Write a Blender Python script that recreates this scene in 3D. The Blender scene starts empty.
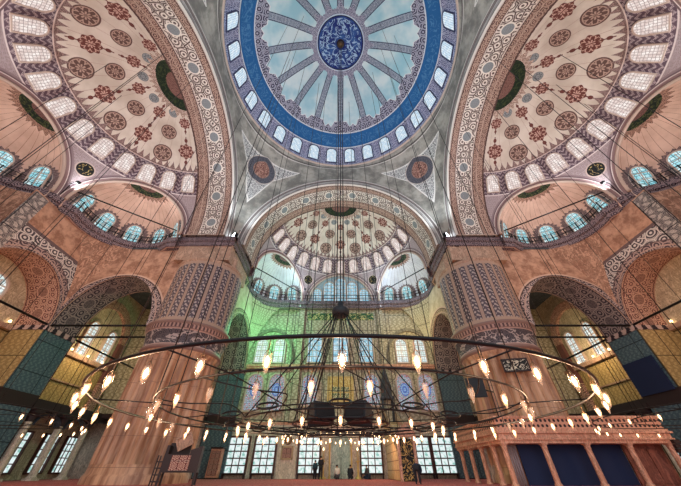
import bpy, bmesh, math, random
from math import sin, cos, pi, radians, sqrt, atan2, acos, asin
from mathutils import Vector, Matrix
random.seed(7)
SC = bpy.context.scene
COL = SC.collection
D = 10.26            # dome centre, metres ahead of the camera

# ------------------------------------------------------------------ node DSL
def lin(c):
    r = []
    for v in c[:3]:
        v /= 255.0
        r.append(v / 12.92 if v <= .04045 else ((v + .055) / 1.055) ** 2.4)
    return tuple(r) + (1.0,)
NT = None
class S:
    def __init__(s, k): s.k = k
    def __add__(a, b): return M('ADD', a, b)
    __radd__ = __add__
    def __sub__(a, b): return M('SUBTRACT', a, b)
    def __rsub__(a, b): return M('SUBTRACT', b, a)
    def __mul__(a, b): return M('MULTIPLY', a, b)
    __rmul__ = __mul__
    def __truediv__(a, b): return M('DIVIDE', a, b)
    def __rtruediv__(a, b): return M('DIVIDE', b, a)
    def __pow__(a, b): return M('POWER', a, b)
    def __neg__(a): return M('MULTIPLY', a, -1.0)
def setin(sock, v):
    if isinstance(v, S): NT.links.new(v.k, sock)
    else: sock.default_value = v
def M(op, *a):
    n = NT.nodes.new('ShaderNodeMath'); n.operation = op
    for i, v in enumerate(a): setin(n.inputs[i], v)
    return S(n.outputs[0])
def fsin(a): return M('SINE', a)
def fcos(a): return M('COSINE', a)
def fabs(a): return M('ABSOLUTE', a)
def fsqrt(a): return M('SQRT', a)
def fract(a): return M('FRACT', a)
def rnd(a): return M('ROUND', a)
def fmin(a, b): return M('MINIMUM', a, b)
def fmax(a, b): return M('MAXIMUM', a, b)
def gt(a, b): return M('GREATER_THAN', a, b)
def lt(a, b): return M('LESS_THAN', a, b)
def band(v, a, b): return gt(v, a) * lt(v, b)
def at2(a, b): return M('ARCTAN2', a, b)
def hyp(a, b): return fsqrt(a * a + b * b)
def tri(a): return fabs(fract(a) * 2.0 - 1.0)
def ss(a, lo, hi):
    n = NT.nodes.new('ShaderNodeMapRange'); n.interpolation_type = 'SMOOTHSTEP'
    setin(n.inputs[0], a); n.inputs[1].default_value = lo; n.inputs[2].default_value = hi
    return S(n.outputs[0])
def mixc(a, b, f):
    n = NT.nodes.new('ShaderNodeMix'); n.data_type = 'RGBA'
    setin(n.inputs[0], f)
    for i, v in ((6, a), (7, b)):
        if isinstance(v, S): NT.links.new(v.k, n.inputs[i])
        else: n.inputs[i].default_value = lin(v)
    return S(n.outputs[2])
def sep(sock):
    n = NT.nodes.new('ShaderNodeSeparateXYZ'); NT.links.new(sock, n.inputs[0])
    return [S(o) for o in n.outputs]
def vec(x, y, z=0.0):
    n = NT.nodes.new('ShaderNodeCombineXYZ')
    for i, v in enumerate((x, y, z)): setin(n.inputs[i], v)
    return S(n.outputs[0])
def OBJ(): return sep(NT.nodes.new('ShaderNodeTexCoord').outputs['Object'])
def UV(): return sep(NT.nodes.new('ShaderNodeTexCoord').outputs['UV'])[:2]
def noise(v, sc, det=3.0, rough=.55, dist=0.0):
    n = NT.nodes.new('ShaderNodeTexNoise'); NT.links.new(v.k, n.inputs['Vector'])
    n.inputs['Scale'].default_value = sc; n.inputs['Detail'].default_value = det
    n.inputs['Roughness'].default_value = rough; n.inputs['Distortion'].default_value = dist
    return S(n.outputs[0])
def voro(v, sc, feat='F1', rn=1.0, dim='2D'):
    n = NT.nodes.new('ShaderNodeTexVoronoi'); n.voronoi_dimensions = dim; n.feature = feat
    NT.links.new(v.k, n.inputs['Vector'])
    n.inputs['Scale'].default_value = sc; n.inputs['Randomness'].default_value = rn
    return S(n.outputs['Distance'])
def arab(u, v, sc, rn=.55):
    """painted arabesque: 0/1 mask of rosettes and leaf outlines"""
    p = vec(u, v); d = voro(p, sc, 'F1', rn); e = voro(p, sc, 'DISTANCE_TO_EDGE', rn)
    a = gt(fsin(d * 21.0), .15); b = lt(e, .07)
    return fmin(a * gt(e, .11) + b, 1.0)
def script(u, v, sc):
    """calligraphy-like strokes, 0/1 mask"""
    w = noise(vec(u, v), sc, 2.0, .5, 1.6)
    return lt(fabs(w - .5), .035)
MATS = {}
def mat(name, fn, rough=.7, metal=0.0, emit=0.0, spec=.3):
    """fn() returns a colour (tuple or S); emit>0 makes it give off light"""
    global NT
    m = bpy.data.materials.new(name); m.use_nodes = True; NT = m.node_tree
    b = NT.nodes['Principled BSDF']
    c = fn() if callable(fn) else fn
    def put(sock):
        if isinstance(c, S): NT.links.new(c.k, sock)
        else: sock.default_value = lin(c)
    put(b.inputs['Base Color'])
    b.inputs['Roughness'].default_value = rough; b.inputs['Metallic'].default_value = metal
    b.inputs['Specular IOR Level'].default_value = spec
    if emit:
        put(b.inputs['Emission Color']); b.inputs['Emission Strength'].default_value = emit
        b.inputs['Base Color'].default_value = (.05, .05, .05, 1)
        for l in list(NT.links):
            if l.to_socket == b.inputs['Base Color']: NT.links.remove(l)
    MATS[name] = m
    return m
def nosample(m):
    m.cycles.emission_sampling = 'NONE'; return m

# ------------------------------------------------------------------ meshes
class MB:
    def __init__(s): s.v = []; s.f = []; s.uv = []; s.sm = []; s.mi = []
    def vert(s, p): s.v.append(tuple(p)); return len(s.v) - 1
    def face(s, idx, uvs=None, smooth=False, mi=0):
        s.f.append(tuple(idx)); s.uv.append(uvs or [(s.v[i][0], s.v[i][2]) for i in idx]); s.sm.append(smooth); s.mi.append(mi)
    def quad(s, a, b, c, d, uvs=None, smooth=False, mi=0):
        i = [s.vert(p) for p in (a, b, c, d)]; s.face(i, uvs, smooth, mi)
    def poly(s, pts, uvs=None): s.face([s.vert(p) for p in pts], uvs)
    def grid(s, fn, us, vs, keep=None, uvf=None, smooth=True, flip=False, mi=0):
        I = [[s.vert(fn(u, v)) for v in vs] for u in us]
        for i in range(len(us) - 1):
            for j in range(len(vs) - 1):
                um, vm = (us[i] + us[i + 1]) / 2, (vs[j] + vs[j + 1]) / 2
                if keep and not keep(um, vm): continue
                q = [(i, j), (i + 1, j), (i + 1, j + 1), (i, j + 1)]
                if flip: q.reverse()
                uvs = [(uvf(us[a], vs[b]) if uvf else (us[a], vs[b])) for a, b in q]
                s.face([I[a][b] for a, b in q], uvs, smooth, mi)
    def box(s, x0, x1, y0, y1, z0, z1, mi=0, mx=None):
        P = [(x, y, z) for x in (x0, x1) for y in (y0, y1) for z in (z0, z1)]
        if mx: P = [mx @ Vector(p) for p in P]
        b = [s.vert(p) for p in P]
        dx, dy, dz = x1 - x0, y1 - y0, z1 - z0
        for q, w, hh in (((0, 4, 5, 1), dx, dz), ((6, 2, 3, 7), dx, dz), ((2, 0, 1, 3), dy, dz), ((4, 6, 7, 5), dy, dz)):
            s.face([b[i] for i in q], [(0, 0), (w, 0), (w, hh), (0, hh)], False, mi)
        s.face([b[i] for i in (1, 5, 7, 3)], [(0, 0), (dx, 0), (dx, dy), (0, dy)], False, mi)
        s.face([b[i] for i in (0, 2, 6, 4)], [(0, 0), (0, dy), (dx, dy), (dx, 0)], False, mi)
    def tube(s, pts, r, n=8, closed=False, cap=True, mi=0):
        P = [Vector(p) for p in pts]; k = len(P)
        rr = r if isinstance(r, (list, tuple)) else [r] * k
        rings = []; ref = None; L = 0
        for i, p in enumerate(P):
            if closed: t = P[(i + 1) % k] - P[i - 1]
            else: t = P[min(i + 1, k - 1)] - P[max(i - 1, 0)]
            t.normalize()
            if ref is None: ref = Vector((0, 0, 1)) if abs(t.z) < .9 else Vector((1, 0, 0))
            a = ref - t * ref.dot(t)
            if a.length < 1e-4: a = Vector((1, 0, 0)) - t * t.x
            a.normalize(); ref = a; b = t.cross(a)
            rings.append([s.vert(p + (a * cos(2 * pi * j / n) + b * sin(2 * pi * j / n)) * rr[i]) for j in range(n)])
        for i in range(k if closed else k - 1):
            A, B = rings[i], rings[(i + 1) % k]
            for j in range(n):
                s.face((A[j], A[(j + 1) % n], B[(j + 1) % n], B[j]), None, True, mi)
        if cap and not closed:
            s.face(rings[0][::-1], None, False, mi); s.face(rings[-1], None, False, mi)
    def lathe(s, prof, n=24, c=(0, 0, 0), rf=None, uvm=True, mi=0, smooth=True):
        I = []; L = 0; prev = None; Ls = []
        for r, z in prof:
            if prev: L += math.hypot(r - prev[0], z - prev[1])
            prev = (r, z); Ls.append(L)
            I.append([s.vert((c[0] + (r * (rf(2 * pi * j / n, z) if rf else 1)) * cos(2 * pi * j / n), c[1] + (r * (rf(2 * pi * j / n, z) if rf else 1)) * sin(2 * pi * j / n), c[2] + z)) for j in range(n)])
        for i in range(len(prof) - 1):
            R = max(prof[i][0], prof[i + 1][0])
            for j in range(n):
                u0, u1 = 2 * pi * R * j / n, 2 * pi * R * (j + 1) / n
                s.face((I[i][j], I[i][(j + 1) % n], I[i + 1][(j + 1) % n], I[i + 1][j]), [(u0, Ls[i]), (u1, Ls[i]), (u1, Ls[i + 1]), (u0, Ls[i + 1])], smooth, mi)
    def prism(s, pts, y0, y1, mi=0):
        """polygon in x,z pushed from y0 to y1"""
        a = [s.vert((x, y0, z)) for x, z in pts]; b = [s.vert((x, y1, z)) for x, z in pts]
        s.face(a, None, False, mi); s.face(b[::-1], None, False, mi)
        for i in range(len(pts)):
            j = (i + 1) % len(pts); s.face((a[j], a[i], b[i], b[j]), [(0, 0), (1, 0), (1, 1), (0, 1)], False, mi)
    def mesh(s, name, mats):
        me = bpy.data.meshes.new(name); me.from_pydata(s.v, [], s.f); me.validate(clean_customdata=False)
        uvl = me.uv_layers.new(name='UVMap')
        flat = []
        for u in s.uv:
            for p in u: flat += [p[0], p[1]]
        if len(flat) == 2 * len(me.loops): uvl.data.foreach_set('uv', flat)
        me.polygons.foreach_set('use_smooth', s.sm[:len(me.polygons)])
        for m in (mats if isinstance(mats, (list, tuple)) else [mats]): me.materials.append(MATS[m] if isinstance(m, str) else m)
        if any(s.mi): me.polygons.foreach_set('material_index', s.mi)
        me.update()
        return me
    def obj(s, name, mats, parent=None, **kw):
        return link(name, s.mesh(name, mats), parent, **kw)
def link(name, data, parent=None, loc=(0, 0, 0), rz=0.0, mx=None, label=None, cat=None, group=None, kind=None):
    o = bpy.data.objects.new(name, data); COL.objects.link(o)
    if parent: o.parent = parent
    if mx is not None: o.matrix_local = mx
    else: o.location = loc; o.rotation_euler = (0, 0, rz)
    if label: o['label'] = label
    if cat: o['category'] = cat
    if group: o['group'] = group
    if kind: o['kind'] = kind
    return o
def empty(name, loc=(0, 0, 0), rz=0.0, **kw): return link(name, None, loc=loc, rz=rz, **kw)
def struct(name, mb, m, **kw): return mb.obj(name, m, kind='structure', **kw)
def lsp(a, b, n): return [a + (b - a) * i / n for i in range(n + 1)]
CEN = (0, D, 0)
SIDES = (('front', 0.0), ('left', pi / 2), ('right', -pi / 2))

# ------------------------------------------------------------------ materials
CREAM, BROWN, DKB = (221, 200, 184), (112, 80, 72), (78, 58, 60)
def m_dome():
    x, y, z = OBJ(); rho = hyp(x, y) / 1.03; th = at2(y, x)
    t = fract(th * (16 / (2 * pi)) + .5) - .5                 # 0 on a spoke
    ds = fabs(t) * (2 * pi / 16) * rho
    s = 1.0 - fabs(t) * 2.0                                     # 1 on a spoke, 0 mid panel
    n = noise(vec(x, y, z), .55, 4.0, .6)
    fieldc = mixc((166, 212, 222), (224, 240, 240), ss(noise(vec(x, y, z), .35, 3.0), .34, .66))
    u = th * 9.0
    pat = arab(u, rho * 1.0, 1.5)
    orn = mixc((66, 62, 84), (184, 182, 196), pat)
    spk = mixc((92, 100, 122), (186, 196, 206), arab(rho * .9, ds * 1.0, 3.2))
    c = fieldc
    out = 8.95 - (s * s) * 1.15 + tri(t * 4.0 + .5) * .35
    c = mixc(c, orn, gt(rho, out))
    c = mixc(c, (236, 240, 240), band(rho - out, -.10, 0.0))
    c = mixc(c, spk, lt(ds, .36) * lt(rho, 8.6))
    c = mixc(c, (58, 66, 92), band(ds, .31, .40) * lt(rho, out))
    inr = 3.45 + s * s * .75 + tri(t * 4.0) * .12
    c = mixc(c, mixc((96, 92, 118), (190, 190, 204), arab(th * 3.4, rho, 2.4)), lt(rho, inr))
    # blue inscription band
    sc = script(th * 10.4, rho * 1.2, 1.3) * band(rho, 10.1, 10.85)
    blue = mixc((42, 102, 158), (104, 156, 198), sc * .5)
    c = mixc(c, (222, 226, 230), band(rho, 9.74, 11.04))
    c = mixc(c, blue, band(rho, 9.84, 10.97))
    # tile ring between the windows
    tl = mixc((74, 74, 122), (206, 206, 226), arab(th * 11.0, z, 1.9))
    c = mixc(c, tl, gt(rho, 11.04))
    # centre roundel
    c = mixc(c, (206, 220, 232), lt(rho, 3.0))
    c = mixc(c, (24, 34, 66), lt(rho, 2.88))
    sw = script(x * 1.0, y * 1.0, 1.05) * band(rho, .7, 2.6)
    med = mixc(mixc((34, 50, 120), (58, 96, 160), ss(noise(vec(x, y), .8), .4, .65)), (172, 200, 226), sw)
    c = mixc(c, med, lt(rho, 2.76))
    return mixc(c, (52, 40, 44), lt(rho, .5))
mat('painted_dome', m_dome, .75)
def m_semi():
    x, y0, z0 = OBJ(); y = y0 - 15.8; z = z0 - 19.0
    K = 10.2 * pi / 180
    az = at2(x, y) * (180 / pi); lat = M('ARCSINE', fmin(z / 10.2, 1.0)) * (180 / pi)
    cl = fcos(lat * (pi / 180))
    n = noise(vec(x, y, z), .5, 4.0)
    c = mixc((204, 192, 178), (230, 221, 209), ss(n, .3, .7))
    c = mixc(c, (176, 146, 132), lt(fabs(fract(az / 10.0) - .5), .012) * gt(lat, 46.0))
    U, V = az * K * .8, lat * K
    A = arab(U, V, 4.0)
    def rosette(c, da, lat0, r, dark, lite, star=False, fin=False):
        X = da * cl * K; Y = (lat - lat0) * K; q = hyp(X, Y); a = at2(Y, X)
        rim = r * (.92 + .08 * fcos(a * 8.0)) if star else r
        w = gt(fsin(q * (20.0 / r) * .5 + fcos(a * 8.0) * 1.7 + fcos(a * 16.0) * .6), .3)
        k = mixc(dark, lite, w * lt(q, r * .82))
        k = mixc(k, lite, band(q, r * .80, r * .87) if not star else lt(q, r * .16))
        c = mixc(c, k, lt(q, rim))
        if fin:
            Yf = fabs(Y) - r * 1.42
            c = mixc(c, dark, lt(hyp(X * 1.3, Yf), r * .26))
            c = mixc(c, dark, lt(fabs(X), .045) * lt(fabs(Y), r * 1.9))
        return c
    da = az - rnd(az / 40.0) * 40.0
    db = az - 20.0 - rnd((az - 20.0) / 40.0) * 40.0
    RED, REDL = (112, 64, 58), (206, 170, 156)
    BR, BRL = (104, 78, 72), (188, 160, 146)
    c = rosette(c, da, 54.0, .80, RED, REDL, True, True)
    c = rosette(c, da, 70.0, .56, RED, REDL, True, True)
    c = rosette(c, db, 49.5, .88, BR, BRL)
    c = rosette(c, db, 62.5, .72, BR, BRL)
    c = rosette(c, db, 74.0, .42, (108, 116, 122), (168, 172, 172))
    # crest of leaf points above the windows
    crest = 42.6 + tri(az / 4.667) * 1.6 + tri(az / 4.667) * tri(az / 4.667) * 2.6
    c = mixc(c, mixc(DKB, (176, 148, 142), A), lt(lat, crest))
    c = mixc(c, (222, 206, 198), band(lat, 41.6, 42.1))
    zig = gt(fsin(lat * 2.6 + tri(az / 3.5) * 4.0), .1)
    c = mixc(c, mixc((98, 80, 92), (198, 184, 186), zig * A), lt(lat, 41.6))
    c = mixc(c, (216, 206, 204), band(lat, 26.9, 27.5))
    # spandrels over the exedrae
    dirs = [(sin(a), cos(a)) for a in (0, radians(60), radians(-60))]
    cm = None
    for sx, sy in dirs:
        d = (x * sx + y * sy) / 10.2
        cm = d if cm is None else fmax(cm, d)
    ang = M('ARCCOSINE', fmin(cm, 1.0)) * (180 / pi)
    sp = mixc((140, 122, 126), (178, 164, 166), A * band(ang, 31.0, 60.0))
    c = mixc(c, sp, lt(lat, 26.9))
    below = lt(lat, 30.0)
    for a, b, col in ((26.0, 27.6, (206, 194, 190)), (27.6, 28.0, (96, 74, 78)), (28.0, 29.2, (150, 124, 124)), (29.2, 29.5, (226, 216, 212)), (29.5, 30.2, (112, 92, 98))):
        c = mixc(c, col, band(ang, a, b) * below)
    aa = fabs(az) - 30.0
    q = hyp(aa * cl * K, (lat - 19.5) * K)
    c = mixc(c, (190, 170, 160), lt(q, .74))
    c = mixc(c, mixc((16, 20, 22), (170, 150, 96), script(aa * K, lat * K, 1.6) * lt(q, .5)), lt(q, .64))
    # dark half roundel at the crown
    e = hyp(x / 1.22, y * 1.08); th = at2(y, x)
    c = mixc(c, mixc(BROWN, CREAM, arab(x, y, 3.2)), lt(e, 2.15 + tri(th * 5.0) * .42))
    c = mixc(c, mixc((22, 38, 26), (52, 66, 36), script(x, y, 1.5)), lt(e, 1.85))
    c = mixc(c, mixc((150, 112, 100), (92, 62, 58), arab(x, y, 3.6)), lt(e, 1.0))
    return c
mat('painted_semi_dome', m_semi, .75)
def m_conch(base, base2):
    def f():
        x, y, z = OBJ(); r = 4.63
        az = at2(x, y) * (180 / pi); lat = M('ARCSINE', fmin(z / r, 1.0)) * (180 / pi); K = r * pi / 180
        n = noise(vec(x, y, z), .7, 4.0)
        c = mixc(base, base2, ss(n, .3, .7))
        c = mixc(c, (138, 100, 84), lt(fabs(fract(az / 9.0) - .5), .022))
        da = az - rnd(az / 36.0) * 36.0
        X = da * fcos(lat * (pi / 180)) * K; Y = (lat - 16.0) * K
        q = hyp(X, fmax(Y, 0.0)); a = at2(Y, X)
        rim = 1.2 + tri(a * 3.5) * .2
        c = mixc(c, mixc((62, 50, 56), (150, 128, 126), arab(X, Y, 4.5)), lt(q, rim) * lt(lat, 40.0))
        c = mixc(c, (206, 184, 172), band(q, .76, .82) * lt(lat, 36.0))
        e = hyp(x / 1.15, y * 1.1); th = at2(y, x)
        top = gt(z, 2.0)
        c = mixc(c, mixc(DKB, (188, 150, 130), arab(x, y, 4.0)), lt(e, 1.62 + tri(th * 4.0) * .36) * top)
        c = mixc(c, mixc((20, 34, 28), (70, 78, 44), script(x, y, 1.8)), lt(e, 1.36) * top)
        c = mixc(c, mixc((128, 92, 84), (80, 58, 58), arab(x, y, 4.0)), lt(e, .7) * top)
        return c
    return f
mat('painted_exedra', m_conch((200, 170, 154), (226, 198, 182)), .75)
mat('painted_exedra_pale', m_conch((200, 196, 200), (224, 220, 220)), .75)
def m_soffit():
    u, v = UV()
    A = arab(u, v, 1.3, .8); B = arab(u, v, 1.9, .7)
    n = noise(vec(u, v), 1.3, 4.0)
    base = mixc((96, 68, 62), (122, 90, 80), ss(n, .35, .65))
    c = mixc(base, (196, 168, 152), B * .85)
    c = mixc(c, mixc((228, 220, 210), (98, 80, 76), A), band(v, .85, 2.55))
    X = (fract(u / 3.2) - .5) * 3.2; q = hyp(X, v - 1.7)
    c = mixc(c, (232, 226, 216), lt(q, .58))
    c = mixc(c, mixc((116, 124, 130), (150, 156, 158), arab(u, v, 5.0)), lt(q, .46))
    for a, b, col in ((0, .08, (206, 196, 188)), (.12, .2, (80, 58, 54)), (.74, .80, (70, 50, 48)), (.80, .88, (214, 200, 190)), (2.52, 2.62, (214, 200, 190)), (2.62, 2.7, (70, 50, 48)), (3.1, 3.16, (196, 172, 156)), (3.75, 3.95, (86, 62, 58))):
        c = mixc(c, col, band(v, a, b))
    return c
mat('painted_soffit', m_soffit, .75)
def m_archface():
    x, y, z = OBJ(); r = hyp(x, z - 19.0)
    c = mixc((140, 136, 134), (170, 166, 162), ss(noise(vec(x, y, z), .9), .35, .65))
    for a, b, col in ((10.1, 10.34, (214, 208, 200)), (10.34, 10.42, (90, 78, 74)), (10.75, 10.85, (206, 200, 194)), (10.85, 11.1, (120, 112, 110)), (11.1, 11.2, (220, 214, 208)), (11.3, 11.42, (84, 76, 74))):
        c = mixc(c, col, band(r, a, b))
    return c
mat('arch_mouldings', m_archface, .75)
def m_pend():
    x0, y0, z = OBJ(); x, y = fabs(x0), fabs(y0)
    n = noise(vec(x0, y0, z), .6, 5.0, .65)
    c = mixc((124, 122, 116), (178, 174, 164), ss(n, .36, .64))
    a = fabs(x - y) * .7071; q = fsqrt((x - 9.65) * (x - 9.65) + (y - 9.65) * (y - 9.65) + (z - 29.6) * (z - 29.6))
    P = mixc((76, 78, 84), (222, 222, 218), arab(a * 1.4, z, 2.0))
    # three-pointed star: one arm down, two up along the great arches
    dn = (z - 25.2) * .42
    ua = (4.1 - a) * .42; zc = 29.6 + a * .40
    arms = fmax(lt(a, dn) * lt(z, 29.6), lt(fabs(z - zc), fmin(ua, 1.5)) * gt(z, 28.0))
    dn2 = dn + .16
    arms2 = fmax(lt(a, dn2) * lt(z, 29.7), lt(fabs(z - zc), fmin(ua, 1.5) + .16) * gt(z, 28.0) * lt(a, 4.3))
    c = mixc(c, (224, 222, 216), arms2)
    c = mixc(c, P, arms)
    c = mixc(c, (190, 180, 172), lt(q, 1.95))
    c = mixc(c, mixc((56, 58, 68), (104, 104, 112), arab(a, z, 3.0)), lt(q, 1.85))
    c = mixc(c, (150, 120, 108), lt(q, 1.22))
    c = mixc(c, mixc((118, 78, 70), (186, 146, 130), script(x0 - y0, z, 1.6)), lt(q, 1.14))
    c = mixc(c, (210, 206, 198), band(z, 32.9, 33.02)); c = mixc(c, (96, 88, 86), band(z, 33.02, 33.2))
    return c
mat('pendentive_plaster', m_pend, .75)
def m_wall(a, b, blk=0.0):
    def f():
        u, v = UV(); x, y, z = OBJ()
        n = noise(vec(x, y, z), .9, 5.0, .7); n2 = noise(vec(x, y, z * .45), 2.6, 3.0, .6, 2.0)
        c = mixc(a, b, ss(n * .45 + n2 * .55, .38, .60))
        c = mixc(c, tuple(int(k * .62) for k in a), lt(fabs(n2 - .5), .03) * .55)
        if blk:
            row = M('FLOOR', v / .55)
            e = fmax(lt(fract(v / .55), .05), lt(fract(u / 1.1 + row * .5), .03))
            c = mixc(c, tuple(int(k * .72) for k in a), e * blk)
        return c
    return f
mat('ochre_wall', m_wall((142, 104, 86), (196, 156, 132), .6), .8)
mat('stone_wall', m_wall((176, 160, 136), (206, 192, 166), .5), .8)
mat('dark_vault', m_wall((54, 62, 72), (84, 90, 96)), .8)
mat('plain_stone', m_wall((172, 138, 118), (196, 164, 142)), .7)
mat('marble', m_wall((196, 180, 160), (222, 208, 190)), .45)
def m_archwall(band_r, base, a, b, alfiz=False):
    """u,v are metres from the springing centre, scaled to the arch"""
    def f():
        u, v = UV(); r = hyp(u, fmax(v, 0.0))
        A = arab(u, v, 1.5); B = arab(u, v, 2.6)
        n = noise(vec(u, v), .9, 5.0, .7)
        c = mixc(base[0], base[1], ss(n, .36, .62))
        inb = lt(r, 1.0 * band_r)
        c = mixc(c, mixc(a, b, A), inb)
        for lo, hi, col in ((1.0, 1.03, (196, 168, 152)), (.985, 1.0, (70, 50, 50)), (.90, .92, (176, 150, 140))):
            c = mixc(c, col, band(r, band_r * lo, band_r * hi))
        if alfiz:
            P = mixc((72, 66, 74), (206, 200, 196), arab(u * .8, v, 1.5, .9))
            k = lt(fabs(u), 3.6) * lt(v, 5.35) * gt(r, band_r)
            c = mixc(c, (104, 88, 90), lt(fabs(u), 3.85) * lt(v, 5.6) * gt(r, band_r * .99))
            c = mixc(c, P, k * gt(v, 2.4))
        return c
    return f
mat('spandrel_ochre', m_archwall(5.0, ((142, 104, 86), (196, 156, 132)), (58, 50, 58), (176, 158, 154)), .8)
mat('spandrel_arcade', m_archwall(4.7, ((142, 104, 86), (196, 156, 132)), (70, 58, 66), (168, 148, 144), True), .8)
mat('spandrel_far', m_archwall(5.4, ((176, 160, 136), (206, 192, 166)), (84, 72, 66), (170, 150, 124)), .8)
def m_band(dark, lite, lo=.25, hi=2.8, sc=1.7):
    def f():
        u, v = UV()
        c = mixc(dark, lite, arab(u, v, sc))
        q = hyp((fract(u / 1.9) - .5) * 1.9, v - (lo + hi) / 2)
        c = mixc(c, lite, lt(q, .52)); c = mixc(c, mixc(dark, lite, arab(u, v, 4.0) * .6), lt(q, .44))
        c = mixc(c, (190, 158, 138), 1.0 - band(v, lo - .12, hi + .12))
        c = mixc(c, dark, 1.0 - band(v, lo - .2, hi + .2) + band(v, lo - .08, lo) + band(v, hi, hi + .08))
        return c
    return f
mat('transverse_soffit', m_band((62, 54, 64), (152, 138, 136), sc=1.3), .8)
mat('recess_soffit', m_band((112, 74, 70), (206, 168, 150)), .8)
def m_shaft():
    u, v = UV()                                 # tile panels between plain ribs
    w = 2 * pi * 3.05 / 24; X = fract(u / w)
    leaf = gt(fsin(v * 19.0 + tri(X) * 5.0) + .9 * fsin(v * 9.5 + X * 14.0), .35)
    c = mixc((88, 78, 86), (174, 160, 154), leaf)
    c = mixc(c, (168, 142, 128), fmax(lt(X, .16), gt(X, .84)))
    c = mixc(c, (74, 62, 64), band(X, .16, .22) + band(X, .78, .84))
    return mixc(c, (178, 150, 132), 1.0 - band(v, .3, 5.6))
mat('tiled_shaft', m_shaft, .6)
def m_collar():
    u, v = UV()
    s = script(u, v * 1.4, .9)
    c = mixc((58, 54, 64), (176, 164, 160), fmin(s + arab(u, v, 2.4) * .22, 1.0))
    c = mixc((140, 112, 104), c, band(v, .56, 1.62))
    d = mixc((96, 76, 78), (178, 150, 140), gt(fract(u / .3), .5))
    c = mixc(c, d, gt(v, 1.78) * lt(v, 2.1))
    return mixc(c, (186, 156, 146), band(v, 1.62, 1.70) + band(v, .48, .56))
mat('inscribed_collar', m_collar, .6)
def m_flute():
    x, y, z = OBJ(); n = noise(vec(x * 1.4, y * 1.4, z * .12), 1.6, 5.0, .65); n2 = noise(vec(x, y, z * .5), 1.2, 3.0)
    c = mixc((140, 98, 76), (208, 166, 134), ss(n * .75 + n2 * .25, .36, .62))
    return mixc(c, (120, 88, 76), fmax(lt(fabs(fract(z / 1.55) - .5), .006), 0.0))
mat('fluted_marble', m_flute, .4)
def m_ledge():
    u, v = UV()
    den = gt(hyp(fract(u / .85) - .5, (v - .2) * 1.2), .30)
    c = mixc((54, 46, 58), (140, 122, 126), arab(u, v, 1.9))
    c = mixc(c, mixc((196, 172, 166), (48, 40, 50), den), lt(v, .44))
    for a, b, col in ((.44, .54, (196, 172, 166)), (.96, 1.08, (190, 166, 160))):
        c = mixc(c, col, band(v, a, b))
    return c
mat('ledge_mouldings', m_ledge, .7)
def m_tile(bg, fg, sc):
    def f():
        u, v = UV()
        p = gt(fsin(u * sc * 2.1 + fsin(v * sc * 1.5) * 1.4) * fsin(v * sc * 2.1), .15)
        c = mixc(bg, fg, fmin(p * .5 + arab(u, v, sc * .8) * .5, 1.0))
        g = fmax(lt(fract(u / 2.2), .03), lt(fract(v / 2.2), .03))
        return mixc(c, tuple(int(k * .6) for k in bg), g)
    return f
mat('pilaster_tiles', m_tile((66, 62, 70), (196, 186, 178), 4.2), .6)
mat('blue_tiles', m_tile((52, 76, 92), (104, 128, 134), 7.0), .45)
mat('gold_tiles', m_tile((150, 122, 78), (206, 180, 124), 6.0), .5)
mat('wall_tiles', m_tile((138, 128, 104), (210, 202, 176), 4.6), .55)
mat('frieze', lambda: mixc((48, 92, 60), (206, 196, 132), script(UV()[0], UV()[1], 1.3)), .6)
def m_carpet():
    x, y, z = OBJ()
    A = arab(x, y, 1.1)
    c = mixc((158, 58, 58), (190, 92, 84), A)
    c = mixc(c, (216, 176, 168), band(fract(y / 1.25), .0, .14))
    return mixc(c, (120, 40, 48), band(fract(y / 1.25), .14, .19))
mat('carpet', m_carpet, .95)
def m_pane(a, b, k, edge=(110, 130, 140), sc=5.0, em=1.0):
    def f():
        u, v = UV()
        e = voro(vec(u, v), sc, 'DISTANCE_TO_EDGE', .25)
        c = mixc(a, b, ss(noise(vec(u, v), 1.6), .38, .62))
        return mixc(c, edge, lt(e, .07))
    return nosample(mat(k, f, .3, emit=em))
m_pane((196, 222, 240), (240, 248, 252), 'pane_dome', (120, 142, 170))
m_pane((214, 194, 188), (250, 242, 238), 'pane_semi', (150, 122, 118), 4.6)
m_pane((120, 206, 220), (226, 246, 248), 'pane_exedra', (52, 92, 104), 3.2)
m_pane((140, 204, 226), (222, 242, 250), 'pane_lunette', (86, 146, 176), 4.0)
m_pane((206, 226, 226), (244, 250, 250), 'pane_side', (128, 128, 118), 3.6)
def p_stain():
    u, v = UV()
    d = voro(vec(u, v), 3.4, 'F1', .9); q = hyp(u, (v - 2.1) * .75)
    c = mixc((212, 222, 226), (190, 204, 220), ss(noise(vec(u, v), 3.0), .4, .6))
    n = noise(vec(u, v), 5.5, 1.0)
    c = mixc(c, (196, 84, 84), gt(n, .57)); c = mixc(c, (84, 146, 120), lt(n, .40)); c = mixc(c, (90, 120, 190), band(n, .44, .48))
    c = mixc(c, mixc((60, 110, 206), (150, 190, 236), gt(fsin(q * 22.0), .2)), lt(q, .52))
    e = voro(vec(u, v), 5.5, 'DISTANCE_TO_EDGE', .5)
    return mixc(c, (88, 88, 84), lt(e, .08))
nosample(mat('pane_stained', p_stain, .3, emit=.8))
def p_ground():
    u, v = UV()
    n = noise(vec(u, v), 2.2, 4.0)
    return mixc((232, 244, 244), (128, 190, 178), ss(n, .47, .66))
nosample(mat('pane_ground', p_ground, .25, emit=1.0))
mat('window_stone', (196, 176, 164), .7)
mat('window_dark', (62, 64, 96), .7)
mat('window_wood', (86, 54, 50), .6)
mat('iron', (34, 34, 36), .45, .6)
mat('steel_wire', (46, 44, 46), .5, .5)
mat('bronze', (120, 92, 66), .4, .7)
mat('black_box', (30, 36, 42), .6)
mat('rose_marble', m_wall((196, 140, 116), (222, 172, 146)), .5)
mat('dark_wood', (50, 37, 38), .5)
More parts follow.
